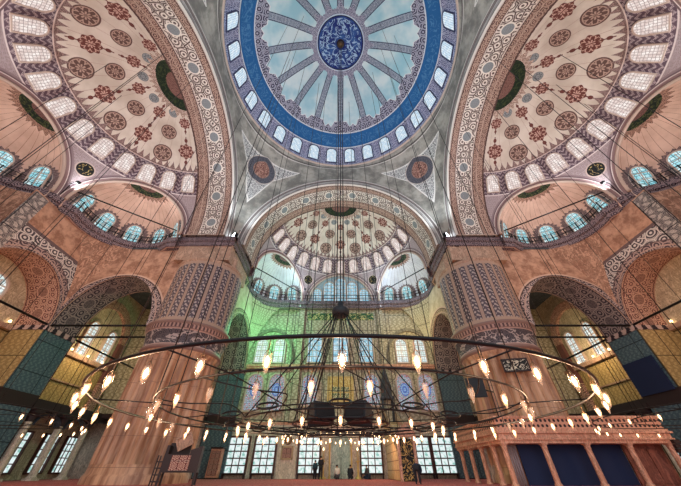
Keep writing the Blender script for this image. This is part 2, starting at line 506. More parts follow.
def m_inlay():
    u, v = UV()
    X, Y = (fract(u / .42) - .5) * .42, (fract(v / .42) - .5) * .42
    a = at2(Y, X); q = hyp(X, Y)
    return mixc(mixc((120, 52, 50), (196, 168, 150), gt(fsin(q * 60.0 + fcos(a * 6.0) * 2.0), .2)), (60, 40, 44), fmax(lt(fract(u / .42), .06), lt(fract(v / .42), .06)))
mat('star_inlay', m_inlay, .5)
mat('pale_wood', (176, 150, 118), .6)
mat('gold_script', lambda: mixc((20, 22, 26), (196, 160, 92), script(UV()[0], UV()[1], 2.4)), .6)
mat('pale_script', lambda: mixc((28, 30, 30), (206, 200, 180), script(UV()[0], UV()[1], 2.2)), .6)
mat('green_script', lambda: mixc((96, 112, 78), (226, 220, 180), script(UV()[0], UV()[1], 3.0)), .6)
mat('gilt', (206, 176, 110), .45, .3)
mat('gilt_panel', lambda: mixc((196, 164, 92), (232, 214, 150), script(UV()[0], UV()[1], 1.8)), .5)
mat('navy_cloth', (30, 42, 74), .85)
mat('red_wood', m_wall((112, 66, 56), (146, 92, 78)), .5)
mat('cloth_drape', (150, 140, 146), .8)
mat('arch_stone', m_wall((112, 104, 92), (150, 142, 122)), .7)
mat('teal_marble', m_wall((150, 172, 162), (186, 200, 190)), .4)
m = mat('lamp_glass', (236, 214, 190), .15); m.node_tree.nodes['Principled BSDF'].inputs['Alpha'].default_value = .3
nosample(mat('lamp_lit', (255, 214, 160), .3, emit=9.0))
nosample(mat('lamp_dim', (220, 180, 150), .3, emit=.7))
nosample(mat('flood_lit', (236, 246, 255), .3, emit=9.0))
def m_panelwood():
    u, v = UV()
    g = fmax(fmax(lt(fract(u / .55), .1), lt(fract(v / .62), .09)), 0.0)
    return mixc(mixc((196, 160, 116), (216, 186, 142), ss(noise(vec(u, v), 3.0), .4, .6)), (128, 92, 62), g)
mat('panelled_stone', m_panelwood, .6)
def m_fret():
    u, v = UV()
    a = gt(hyp(fract(u / .26) - .5, fract(v / .26) - .5), .30)
    return mixc((44, 34, 36), (206, 152, 128), a)
mat('pierced_marble', m_fret, .55)

# ------------------------------------------------------------------ windows
WN = [0]
WMESH = {}
def arch_pts(w, h, n=12):
    r = w / 2; p = [(-r, 0.0), (r, 0.0)]
    for i in range(n + 1):
        a = pi * i / n; p.append((r * cos(a), h - r + r * sin(a)))
    return p
def window(w, h, pane, mx, frame='window_stone', fw=.12, dep=.22, bars=None, square=False):
    """arched (or square) window in local x,z; it looks towards -y"""
    key = (w, h, pane, frame, square, bars)
    if key not in WMESH:
        out = [(-w / 2 - fw, -fw), (w / 2 + fw, -fw), (w / 2 + fw, h + fw), (-w / 2 - fw, h + fw)] if square else arch_pts(w + 2 * fw, h + fw, 12)
        inn = [(-w / 2, 0), (w / 2, 0), (w / 2, h), (-w / 2, h)] if square else arch_pts(w, h, 12)
        if not square: out = [(x, z - (fw if z <= 0 else 0)) for x, z in out]
        b = MB(); b.poly([(x, 0, z) for x, z in inn]); pm = b.mesh('window_pane', pane)
        b = MB(); k = len(out)
        for i in range(k):
            j = (i + 1) % k
            A = [(out[i][0], -dep, out[i][1]), (out[j][0], -dep, out[j][1]), (inn[j][0], -dep, inn[j][1]), (inn[i][0], -dep, inn[i][1])]
            b.quad(*A)
            b.quad((inn[i][0], -dep, inn[i][1]), (inn[j][0], -dep, inn[j][1]), (inn[j][0], .01, inn[j][1]), (inn[i][0], .01, inn[i][1]))
            b.quad((out[j][0], -dep, out[j][1]), (out[i][0], -dep, out[i][1]), (out[i][0], .05, out[i][1]), (out[j][0], .05, out[j][1]))
        if bars:
            nx, nz, t = bars
            for i in range(1, nx): x = -w / 2 + w * i / nx; b.box(x - t, x + t, -.07, -.01, 0, h if square else h - w * .12)
            for i in range(1, nz): z = h * i / nz; b.box(-w / 2, w / 2, -.075, -.012, z - t, z + t)
        WMESH[key] = (pm, b.mesh('window_frame', frame))
    pm, fm = WMESH[key]
    WN[0] += 1
    o = link('window_%d' % WN[0], pm, mx=mx, kind='structure')
    link('window_frame', fm, o)
    return o
def frame_mx(p, out, up=(0, 0, 1)):
    """matrix whose +y points along out (away from the viewer) at p"""
    y = Vector(out).normalized(); z = Vector(up); z = (z - y * z.dot(y)).normalized(); x = y.cross(z)
    return Matrix(((x.x, y.x, z.x, p[0]), (x.y, y.y, z.y, p[1]), (x.z, y.z, z.z, p[2]), (0, 0, 0, 1)))
def side_mx(rz): return Matrix.Translation(CEN) @ Matrix.Rotation(rz, 4, 'Z')

# ------------------------------------------------------------------ dome
R0, H0, ZB = 12.1, 9.3, 34.0
b = MB()
b.grid(lambda a, p: (R0 * cos(p) * cos(a), R0 * cos(p) * sin(a), ZB + H0 * sin(p)), lsp(0, 2 * pi, 96), [radians(x) for x in lsp(0, 89.9, 40)])
struct('ceiling', b, 'painted_dome', loc=CEN, label='great central dome with blue inscription band and pale spokes')
b = MB(); b.lathe([(12.1, 33.62), (11.98, 33.7), (11.98, 33.85), (12.06, 33.93), (12.2, 33.95), (12.2, 33.6), (12.1, 33.62)], 96)
struct('trim_1', b, 'window_stone', loc=CEN)
for k in range(28):
    a = 2 * pi * (k + .5) / 28; p = radians(1.6)
    pos = Vector((R0 * cos(p) * cos(a), D + R0 * cos(p) * sin(a), ZB + H0 * sin(p)))
    up = Vector((-R0 * sin(radians(9)) * cos(a), -R0 * sin(radians(9)) * sin(a), H0 * cos(radians(9))))
    o = Vector((cos(a), sin(a), .17))
    window(1.34, 2.7, 'pane_dome', frame_mx(pos - o * .30, o, up), 'window_dark', dep=.06, fw=.13)
# pendentives (four, one each corner)
def pend_mesh():
    b = MB()
    def fn(al, t):
        # al measured from +y axis to +x axis, 0..90 deg
        if al <= pi / 4: x = min(11.9 * math.tan(al), 11.4); lo = Vector((x, 11.9, 19 + sqrt(max(11.4 ** 2 - x * x, 0))))
        else: x = min(11.9 * math.tan(pi / 2 - al), 11.4); lo = Vector((11.9, x, 19 + sqrt(max(11.4 ** 2 - x * x, 0))))
        rb = math.hypot(lo.x, lo.y); zb = lo.z; aa = atan2(lo.x, lo.y)
        z = zb + (33.7 - zb) * t; rr = rb + (12.1 - rb) * t ** 1.75
        am = aa + (al - aa) * t
        return (rr * sin(am), rr * cos(am), z)
    b.grid(fn, lsp(0, pi / 2, 48), lsp(0, 1, 22))
    return b.mesh('ceiling_pendentive', 'pendentive_plaster')
pm = pend_mesh()
for nm, rz in (('front_right', 0), ('front_left', pi / 2), ('back_left', pi), ('back_right', -pi / 2)):
    link('ceiling_' + nm + '_pendentive', pm, loc=CEN, rz=rz, kind='structure')

# ------------------------------------------------------------------ three arms
TH = lsp(0, pi, 72)
def arm_meshes():
    r = {}
    b = MB()
    b.grid(lambda t, y: (10.2 * cos(t), y, 19 + 10.2 * sin(t)), TH, lsp(11.9, 15.82, 6), uvf=lambda t, y: (10.2 * t, y - 11.9))
    for sx in (1, -1): b.quad((sx * 10.2, 11.9, 18.9), (sx * 10.2, 15.82, 18.9), (sx * 10.2, 15.82, 19.0), (sx * 10.2, 11.9, 19.0))
    r['soffit'] = b.mesh('ceiling_arch_soffit', 'painted_soffit')
    b = MB()
    prof = [(10.2, 11.9), (10.35, 11.78), (10.7, 11.78), (10.75, 11.84), (11.05, 11.84), (11.1, 11.74), (11.3, 11.74), (11.42, 11.92)]
    for (r0, y0), (r1, y1) in zip(prof, prof[1:]):
        b.grid(lambda t, k: ((r0 + (r1 - r0) * k) * cos(t), y0 + (y1 - y0) * k, 19 + (r0 + (r1 - r0) * k) * sin(t)), TH, [0, 1])
    r['face'] = b.mesh('ceiling_arch_face', 'arch_mouldings')
    b = MB()
    cd = [(sin(radians(a)), cos(radians(a))) for a in (0, 60, -60)]
    ca = cos(radians(27.0))
    def keep(a, p):
        d = (cos(p) * sin(a), cos(p) * cos(a))
        return all(d[0] * c[0] + d[1] * c[1] < ca for c in cd)
    b.grid(lambda a, p: (10.2 * cos(p) * sin(a), 15.8 + 10.2 * cos(p) * cos(a), 19 + 10.2 * sin(p)), lsp(-pi / 2, pi / 2, 240), [radians(x) for x in lsp(0, 30, 60) + lsp(32, 90, 29)], keep=keep)
    r['semi'] = b.mesh('ceiling_semi_dome', 'painted_semi_dome')
    # exedra half dome with arch rim, local origin at its centre
    b = MB(); q = 4.63
    b.grid(lambda a, p: (q * cos(p) * sin(a), q * cos(p) * cos(a), q * sin(p)), lsp(-pi / 2, pi / 2, 48), [radians(x) for x in lsp(0, 90, 24)])
    b.grid(lambda a, z: (q * sin(a), q * cos(a), z), lsp(-pi / 2, pi / 2, 48), [-.9, 0])
    r['conch'] = b.mesh('ceiling_exedra', 'painted_exedra')
    r['conch_pale'] = b.mesh('ceiling_exedra_pale', 'painted_exedra_pale')
    b = MB()
    b.tube([(q * cos(t), -.06, q * sin(t)) for t in lsp(0, pi, 40)], .13, 8)
    b.tube([((q + .42) * cos(t), .08, (q + .42) * sin(t)) for t in lsp(0, pi, 40)], .09, 8)
    r['rim'] = b.mesh('trim_exedra', 'window_stone')
    return r
AM = arm_meshes()
TN = [1]
def trim(me, **kw):
    TN[0] += 1
    return link('trim_%d' % TN[0], me, kind='structure', **kw)
for nm, rz in SIDES:
    mxs = side_mx(rz)
    link('ceiling_%s_arch_soffit' % nm, AM['soffit'], loc=CEN, rz=rz, kind='structure')
    link('ceiling_%s_arch_face' % nm, AM['face'], loc=CEN, rz=rz, kind='structure')
    link('ceiling_%s_semi_dome' % nm, AM['semi'], loc=CEN, rz=rz, kind='structure')
    for k in range(-6, 7):
        a = radians(14 * k); p = radians(29.4)
        dr = Vector((cos(p) * sin(a), cos(p) * cos(a), sin(p))); p2 = radians(34)
        o = Vector((cos(p2) * sin(a), cos(p2) * cos(a), sin(p2)))
        up = Vector((-sin(p2) * sin(a), -sin(p2) * cos(a), cos(p2)))
        pos = Vector((0, 15.8, 19)) + dr * 10.2 - o * .16
        window(1.16, 1.85, 'pane_semi', mxs @ frame_mx(pos, o, up), dep=.06, fw=.1)
    for a in (0, 60, -60):
        ar = radians(a); c = Vector((9.09 * sin(ar), 15.8 + 9.09 * cos(ar), 19.0))
        m2 = mxs @ Matrix.Translation(c) @ Matrix.Rotation(-ar, 4, 'Z')
        trim(AM['rim'], mx=m2)
        if nm == 'front' and a == 0: continue
        link('ceiling_%s_exedra' % nm, AM['conch_pale' if nm == 'front' else 'conch'], mx=m2, kind='structure')
        for k in range(-2, 3):
            t = radians(36 * k); p = radians(15.5)
            o = Vector((cos(p) * sin(t), cos(p) * cos(t), sin(p))); up = Vector((-sin(p) * sin(t), -sin(p) * cos(t), cos(p)))
            t0 = radians(3); dr = Vector((cos(t0) * sin(t), cos(t0) * cos(t), sin(t0)))
            window(1.2, 2.0, 'pane_exedra', m2 @ frame_mx(dr * 4.63 - o * .2, o, up), dep=.08, fw=.1, bars=(2, 3, .025))
# flat lunette over the prayer wall
b = MB(); pts = [(4.9 * cos(t), 19 + 4.9 * sin(t)) for t in lsp(0, pi, 40)]
b.poly([(x, D + 25.1, z) for x, z in [(4.9, 18.0)] + pts + [(-4.9, 18.0)]])
struct('wall_front_lunette', b, mat('lunette_plaster', m_wall((150, 180, 190), (190, 206, 210)), .8))
for k, (w, h) in zip(range(-2, 3), ((1.25, 2.0), (1.4, 3.2), (1.5, 3.9), (1.4, 3.2), (1.25, 2.0))):
    window(w, h, 'pane_lunette', frame_mx((k * 1.72, D + 25.05, 19.3), (0, 1, 0)), bars=(3, 6, .025), fw=.1)

# ------------------------------------------------------------------ walkway ledges and railings
def ledge_path(front):
    P = [(10.75, 10.75), (10.75, 14.0), (10.8, 16.0)]
    c = (7.87, 20.34); r = 4.0
    for a in lsp(-40, 105, 18): P.append((c[0] + r * cos(radians(a)), c[1] + r * sin(radians(a))))
    if front: P += [(5.6, 24.5), (4.8, 24.55), (2.4, 24.55), (0, 24.55)]
    else:
        P.append((5.0, 24.9))
        for a in lsp(12, 90, 10): P.append((4.4 * cos(radians(a)), 24.9 + 4.0 * sin(radians(a))))
    return P + [(-x, y) for x, y in P[-2::-1]]
def sweep(path, prof, closed=False):
    """prof: (outward offset, z) ; outward = left of travel"""
    b = MB(); n = len(path); N = []
    for i in range(n):
        a = Vector(path[max(i - 1, 0)]); c = Vector(path[min(i + 1, n - 1)]); t = (c - a).normalized(); N.append(Vector((t.y, -t.x)))
    L = [0]
    for i in range(1, n): L.append(L[-1] + (Vector(path[i]) - Vector(path[i - 1])).length)
    S_ = [0]
    for i in range(1, len(prof)): S_.append(S_[-1] + math.hypot(prof[i][0] - prof[i - 1][0], prof[i][1] - prof[i - 1][1]))
    for i in range(n - 1):
        for j in range(len(prof) - 1):
            q = [(i, j), (i + 1, j), (i + 1, j + 1), (i, j + 1)]
            b.quad(*[(path[a][0] + N[a].x * prof[k][0], path[a][1] + N[a].y * prof[k][0], prof[k][1]) for a, k in q], uvs=[(L[a], S_[k]) for a, k in q])
    return b
for nm, rz in SIDES:
    P = ledge_path(nm == 'front')
    b = sweep(P, [(1.2, 17.95), (.02, 18.02), (-.05, 18.42), (-.2, 18.5), (-.24, 19.0), (-.14, 19.08), (.9, 19.08), (.9, 17.95)])
    trim(b.mesh('trim_ledge', 'ledge_mouldings'), loc=CEN, rz=rz)
    where = {'front': 'along the curved ledge above the prayer wall', 'left': 'along the ledge under the left half dome', 'right': 'along the ledge under the right half dome'}[nm]
    rl = empty('balcony_railing', CEN, rz, label='thin dark iron railing ' + where, cat='railing')
    b = MB()
    P = P[1:-1]
    for z in (19.5, 20.0): b.tube([(x, y, z) for x, y in P], .035, 5)
    b.obj('rail', 'iron', rl)
    acc = 0; last = None; me = None
    for i in range(len(P) - 1):
        A, B = Vector(P[i]), Vector(P[i + 1]); L = (B - A).length; k = max(1, int(L / 1.0))
        for j in range(k):
            q = A + (B - A) * j / k
            if me is None:
                mb = MB(); mb.box(-.035, .035, -.035, .035, 19.05, 20.08); me = mb.mesh('post', 'iron')
            link('post', me, rl, loc=(q.x, q.y, 0))
    # straight tie bars across the curved bays
    tb = []
    for s in (1, -1):
        mb = MB(); mb.tube([(5.2 * s, 25.0, 20.3), (11.5 * s, 16.3, 20.0)], .07, 6)
        side = {'front': ('left', 'right'), 'left': ('near', 'far'), 'right': ('far', 'near')}[nm][0 if s < 0 else 1]
        pl = {'front': 'over the ledge, %s side of the prayer wall' % side, 'left': 'across the %s curved bay of the left half dome' % side, 'right': 'across the %s curved bay of the right half dome' % side}[nm]
        link('tie_bar', mb.mesh('tie_bar', 'iron'), loc=CEN, rz=rz, label='long straight black iron bar ' + pl, cat='bar', group='tie bars over the ledges')

# ------------------------------------------------------------------ main piers
def flute(n, d): return lambda a, z: 1 - d * abs(sin(a * n / 2)) ** 1.0 if .9 < z < 7.4 else 1
def pier(x, y, label):
    p = empty('pier', (x, y, 0), label=label, cat='pillar', group='great round piers')
    b = MB(); N = 240
    b.lathe([(3.1, 0), (3.1, .35), (2.98, .5), (2.95, .9), (2.9, .95), (2.9, 1.6), (2.88, 4), (2.86, 7.3), (2.86, 7.42), (2.95, 7.6), (3.0, 7.75)], N, rf=lambda a, z: (1.03 - .15 * (1 - abs(cos(a * 11)))) if .92 < z < 7.4 else 1)
    b.obj('fluted_shaft', 'fluted_marble', p)
    b = MB()
    b.lathe([(2.95, 7.7), (3.12, 7.8), (3.12, 7.95), (3.0, 8.05), (3.02, 8.35), (3.2, 9.2), (3.32, 9.3), (3.32, 9.55), (3.42, 9.62), (3.42, 9.8), (3.05, 9.9)], 96)
    b.obj('inscribed_collar', 'inscribed_collar', p)
    b = MB(); b.lathe([(3.05, 9.9), (3.05, 15.85)], 130, rf=lambda a, z: 1 + .012 * (abs(sin(a * 13)) < .35)); b.obj('tiled_shaft', 'tiled_shaft', p)
    b = MB(); b.lathe([(3.05, 15.8), (3.15, 15.95), (3.15, 16.1)], 64)
    b.box(-2.45, 2.9, -2.45, 2.9, 16.3, 19.06)
    for k in range(8):
        a0 = pi / 8 + k * pi / 4; a1 = a0 + pi / 4
        b.quad(*[(2.95 * cos(a), 2.95 * sin(a), z) for a, z in ((a0, 16.1), (a1, 16.1), (a1, 17.3), (a0, 17.3))])
    b.poly([(2.95 * cos(pi / 8 + k * pi / 4), 2.95 * sin(pi / 8 + k * pi / 4), 17.3) for k in range(8)])
    o = b.obj('capital_block', 'plain_stone', p)
    p.scale = (1, 1, 1)
    return p
W = 13.35
pr = pier(W, D + W, 'massive fluted round pier with tiled shaft behind the marble platform')
pl = pier(-W, D + W, 'massive fluted round pier with tiled shaft left of the prayer wall')
pl.rotation_euler[2] = pi / 2
b = MB(); b.box(-2.4, 2.4, -1.4, 3.5, 19.1, 20.4); b.box(-1.4, 3.5, -2.4, 2.4, 19.1, 20.4); b.box(-1.62, 2.4, -1.62, 2.4, 19.1, 20.4); b.box(-1.5, 2.4, -1.5, 2.4, 20.4, 22.5)  # unseen boxes added to plug background gaps above the piers
me = b.mesh('wall_backing', 'plain_stone')
for w_, x_, r_ in (('right', W, 0), ('left', -W, pi / 2)): link('wall_%s_pier_top' % w_, me, loc=(x_, D + W, 0), rz=r_, kind='structure')

# ------------------------------------------------------------------ walls with arches
def arch_wall(b, x0, x1, z0, z1, xc, a, hgt, zs, y, n=28, flip=False):
    """wall in the plane y with an arched opening; uv = metres from the springing centre (v scaled)"""
    def add(pts):
        b.poly([(x, y, z) for x, z in (pts[::-1] if flip else pts)], [(x - xc, z - zs) for x, z in (pts[::-1] if flip else pts)])
    if zs > z0:
        add([(x0, z0), (xc - a, z0), (xc - a, zs), (x0, zs)]); add([(xc + a, z0), (x1, z0), (x1, zs), (xc + a, zs)])
    cr = [atan2(z1 - zs, x1 - xc), atan2(z1 - zs, x0 - xc)]
    T = sorted(set([round(t, 5) for t in lsp(0, pi, n)] + [round(c, 5) for c in cr]))
    def outp(t):
        c, s = cos(t), sin(t); k = 1e9
        if c > 1e-6: k = min(k, (x1 - xc) / c)
        if c < -1e-6: k = min(k, (x0 - xc) / c)
        if s > 1e-6: k = min(k, (z1 - zs) / s)
        return (xc + c * k, zs + s * k)
    for t0, t1 in zip(T, T[1:]):
        A0 = (xc + a * cos(t0), zs + hgt * sin(t0)); A1 = (xc + a * cos(t1), zs + hgt * sin(t1))
        add([A0, outp(t0), outp(t1), A1])
def arch_soffit(b, xc, a, hgt, zs, y0, y1, n=36, z0=None):
    pts = [(xc + a * cos(t), zs + hgt * sin(t)) for t in lsp(0, pi, n)]
    if z0 is not None: pts = [(xc + a, z0)] + pts + [(xc - a, z0)]
    L = 0
    for (xa, za), (xb, zb) in zip(pts, pts[1:]):
        l = math.hypot(xb - xa, zb - za)
        b.quad((xa, y0, za), (xb, y0, zb), (xb, y1, zb), (xa, y1, za), uvs=[(L, 0), (L + l, 0), (L + l, abs(y1 - y0)), (L, abs(y1 - y0))], smooth=True)
        L += l
# local mirror helper: build in (u=y, v=x) space for the transverse arches
def swap(b):
    c = MB(); c.v = [(p[1], p[0], p[2]) for p in b.v]; c.f = [tuple(reversed(f)) for f in b.f]; c.uv = [list(reversed(u)) for u in b.uv]; c.sm = b.sm; c.mi = b.mi
    return c
def mirror(b):
    c = MB(); c.v = [(-p[0], p[1], p[2]) for p in b.v]; c.f = [tuple(reversed(f)) for f in b.f]; c.uv = [list(reversed(u)) for u in b.uv]; c.sm = b.sm; c.mi = b.mi
    return c
def transverse():
    w = MB(); arch_wall(w, 15.85, 24.6, 10.0, 18.2, 20.5, 4.07, 4.9, 10.0, 11.6); arch_wall(w, 15.85, 27.6, 10.0, 18.2, 20.5, 4.07, 4.9, 10.0, 14.65, flip=True)
    s = MB(); arch_soffit(s, 20.5, 4.07, 4.9, 10.0, 11.6, 14.65)
    return swap(w), swap(s)
tw, tsf = transverse()
def squinch():
    b = MB(); cx, cy, z0 = 7.4, 20.4, 13.6; R2 = 4.35 ** 2 + 4.6 ** 2
    zs = lsp(11.55, 18.15, 26)
    def fn(k, z):
        rho = sqrt(R2 - (z - z0) ** 2) if z > z0 else sqrt(R2) - (z0 - z) * .02
        rho = min(rho, 5.95)
        t = max(0.0, (z - 11.55) / 6.6); rho = 5.95 - (5.95 - 4.3) * t ** 1.3
        w = 4.2
        a0 = acos(min(1, w / rho)); a1 = asin(min(1, w / rho)); a = a0 + (a1 - a0) * k
        return (cx + rho * cos(a), cy + rho * sin(a), z)
    b.grid(fn, lsp(0, 1, 16), zs, uvf=lambda k, z: (k * 6, z))
    return b
sq = squinch()
for nm, rz in SIDES:
    for s in (1, -1):
        f = (lambda b: b) if s > 0 else mirror
        tag = nm + ('_right' if s > 0 else '_left')
        base = 'ochre_wall' if nm != 'front' else 'stone_wall'
        struct('wall_%s_transverse' % tag, f(tw), 'spandrel_ochre' if nm != 'front' else 'spandrel_far', loc=CEN, rz=rz)
        trim(f(tsf).mesh('trim_soffit', 'transverse_soffit'), loc=CEN, rz=rz)
        struct('wall_%s_squinch' % tag, f(sq), base if nm != 'front' else 'wall_tiles', loc=CEN, rz=rz)
# side arcades with deep recesses
for nm, rz in SIDES[1:]:
    b = MB()
    for xc in (7.62, -7.62): arch_wall(b, 3.65 if xc > 0 else -11.6, 11.6 if xc > 0 else -3.65, 10.0, 18.1, xc, 3.95, 4.1, 10.0, 24.6)
    struct('wall_%s_arcade' % nm, b, 'spandrel_arcade', loc=CEN, rz=rz)
    b = MB(); b.grid(lambda a, z: (4.2 * cos(a), 24.7 + 3.9 * sin(a), z), lsp(0, pi, 32), [5.2, 18.1], uvf=lambda a, z: (4.2 * a, z))
    struct('wall_%s_bay' % nm, b, 'ochre_wall', loc=CEN, rz=rz)
    b = MB()
    for xc in (4.3, -4.3): b.box(xc - .55, xc + .55, 24.45, 24.8, 10.0, 17.9)
    trim(b.mesh('trim_pilaster', 'pilaster_tiles'), loc=CEN, rz=rz)
    b = MB()
    for xc, a, h in ((7.62, 3.95, 4.1), (-7.62, 3.95, 4.1)): arch_soffit(b, xc, a, h, 10.0, 24.6, 27.6)
    trim(b.mesh('trim_soffit', 'recess_soffit'), loc=CEN, rz=rz)
    b = MB()   # back wall of the aisle, tile to the gallery cornice, stone above
    b.quad((-25.15, 27.6, 5.0), (25.15, 27.6, 5.0), (25.15, 27.6, 9.6), (-25.15, 27.6, 9.6), uvs=[(0, 0), (50.3, 0), (50.3, 4.6), (0, 4.6)])
    struct('wall_%s_tiled' % nm, b, 'gold_tiles', loc=CEN, rz=rz)
    b = MB(); b.quad((-25.15, 27.6, 9.6), (25.15, 27.6, 9.6), (25.15, 27.6, 18.2), (-25.15, 27.6, 18.2), uvs=[(0, 0), (50, 0), (50, 9), (0, 9)])
    b.quad((-25.15, 27.6, 0), (25.15, 27.6, 0), (25.15, 27.6, 5), (-25.15, 27.6, 5), uvs=[(0, 0), (50, 0), (50, 5), (0, 5)])
    struct('wall_%s' % nm, b, 'stone_wall', loc=CEN, rz=rz)
    b = MB(); b.box(-25.1, 25.1, 27.25, 27.6, 9.5, 9.85); b.box(-25.1, 25.1, 27.45, 27.6, 7.3, 7.42)
    trim(b.mesh('trim_cornice', 'plain_stone'), loc=CEN, rz=rz)
    # gallery floor and its edge
    b = MB(); b.box(-25.1, 25.1, 24.7, 27.6, 4.75, 5.15); sg = 1 if nm == 'left' else -1; b.box(min(sg * 22.6, sg * 25.1), max(sg * 22.6, sg * 25.1), 14.7, 24.7, 4.75, 5.15)
    struct('floor_%s_gallery' % nm, b, 'dark_wood', loc=CEN, rz=rz)
    mx = side_mx(rz)
    for xc in (-7.62, 7.62):
        window(2.1, 2.7, 'pane_side', mx @ frame_mx((xc + (.5 if xc else 0), 27.55, 10.1), (0, 1, 0)), bars=(3, 4, .03))
    sgn = 1 if nm == 'left' else -1
    for xc in (18.9, 21.9): window(1.25, 3.4, 'pane_side', mx @ frame_mx((xc * sgn, 27.55, 10.0), (0, 1, 0)), bars=(2, 5, .03))
    for xc in (15.2, 18.3, 21.4, 24.0) if nm == 'left' else (15.2, 17.6, 24.0): window(1.5, 2.7, 'pane_ground', mx @ frame_mx((xc * sgn, 27.55, .5), (0, 1, 0)), frame='window_wood', bars=(3, 5, .04), square=True)
    # painted arch on the corner-bay wall
    b = MB()
    for (ra, rb_, yy) in ((3.0, 3.9, 27.2),):
        b.grid(lambda t, k: (20.4 * sgn + (ra + (rb_ - ra) * k) * cos(t), yy, 12.6 + (ra + (rb_ - ra) * k) * sin(t)), lsp(0, pi, 32), [0, 1], uvf=lambda t, k: (t * 3.4, .2 + k * 2.6))
        b.grid(lambda t, k: (20.4 * sgn + ra * cos(t), yy + .4 * k, 12.6 + ra * sin(t)), lsp(0, pi, 32), [0, 1])
    b.box(20.4 * sgn - 3.9, 20.4 * sgn - 3.0, 27.2, 27.6, 5.2, 12.6); b.box(20.4 * sgn + 3.0, 20.4 * sgn + 3.9, 27.2, 27.6, 5.2, 12.6)
    trim(b.mesh('trim_wall_arch', 'recess_soffit'), loc=CEN, rz=rz)
# buttress piers with blue tile
def buttress(nm, rz, s, label):
    p = empty('wall_pier', CEN, rz, label=label, cat='pillar')
    x0, x1 = (11.6, 14.65) if s > 0 else (-14.65, -11.6)
    ys = 24.6 if nm != 'front' else 24.75
    yb = 27.5 if nm != 'front' else 25.12
    b = MB(); b.box(x0, x1, ys, yb, 0, 9.6); b.obj('tiled_body', 'blue_tiles', p)
    if nm != 'front':
        b = MB()
        xi = x0 - .04 if s > 0 else x1 + .04
        b.box(min(xi, x0 if s > 0 else x1), max(xi, x0 if s > 0 else x1), ys + .06, yb, 5.3, 9.6); o = b.obj('side_facing', 'gold_tiles', p); o['label'] = 'golden tiled side'
    b = MB(); b.box(x0 - .1, x1 + .1, ys - .1, 27.5 if nm != 'front' else 25.12, 9.6, 9.75); b.box(x0 - .05, x1 + .05, ys - .05, 27.5 if nm != 'front' else 25.12, 9.75, 10.0); b.obj('impost', 'ledge_mouldings', p)
    b = MB(); b.box(x0 - .04, x1 + .04, ys - .04, 27.5 if nm != 'front' else 25.12, 4.4, 5.3); b.obj('string_course', 'dark_wood', p)
    return p
buttress('left', pi / 2, 1, 'blue tiled square pier under the far arch of the left aisle')
buttress('right', -pi / 2, -1, 'blue tiled square pier under the far arch of the right aisle')
buttress('left', pi / 2, -1, 'blue tiled square pier in the near part of the left aisle')
buttress('right', -pi / 2, 1, 'blue tiled square pier in the near part of the right aisle')
buttress('front', 0, -1, 'dark tiled flat pier on the prayer wall beside the left round pier')
buttress('front', 0, 1, 'dark tiled flat pier on the prayer wall beside the right round pier')
# corner-bay ceilings
b = MB()
for s in (1, -1):
    x0, x1 = sorted((s * 11.6, s * 27.6)); b.box(x0, x1, D + 11.6, D + 25.2, 18.15, 18.4)
struct('ceiling_corner_bays', b, 'dark_vault')

# ------------------------------------------------------------------ floor, prayer wall
b = MB(); b.quad((-27.7, -14, 0), (27.7, -14, 0), (27.7, D + 25.2, 0), (-27.7, D + 25.2, 0)); struct('floor', b, 'carpet')
YQ = D + 25.14
b = MB(); b.quad((-27.6, YQ, 10.6), (27.6, YQ, 10.6), (27.6, YQ, 18.3), (-27.6, YQ, 18.3), uvs=[(-27.6, 0), (27.6, 0), (27.6, 7.7), (-27.6, 7.7)])
struct('wall_front_upper', b, 'wall_tiles')
b = MB(); b.quad((-27.6, YQ, 4.6), (27.6, YQ, 4.6), (27.6, YQ, 10.6), (-27.6, YQ, 10.6), uvs=[(-27.6, 0), (27.6, 0), (27.6, 6), (-27.6, 6)])
struct('wall_front_tiled', b, 'wall_tiles')
b = MB(); b.quad((-27.6, YQ, 0), (27.6, YQ, 0), (27.6, YQ, 4.6), (-27.6, YQ, 4.6), uvs=[(-27.6, 0), (27.6, 0), (27.6, 4.6), (-27.6, 4.6)])
struct('wall_front', b, 'marble')
b = MB()
b.box(-11.5, 11.5, YQ - .5, YQ, 10.35, 10.6); b.box(-11.5, 11.5, YQ - .42, YQ, 10.15, 10.35); b.box(-11.5, 11.5, YQ - .06, YQ, 4.45, 4.7)
trim(b.mesh('trim_ledge', 'rose_marble'))
b = MB(); b.box(-4.6, 4.6, YQ - .05, YQ, 16.5, 17.5); trim(b.mesh('trim_frieze', 'frieze'))
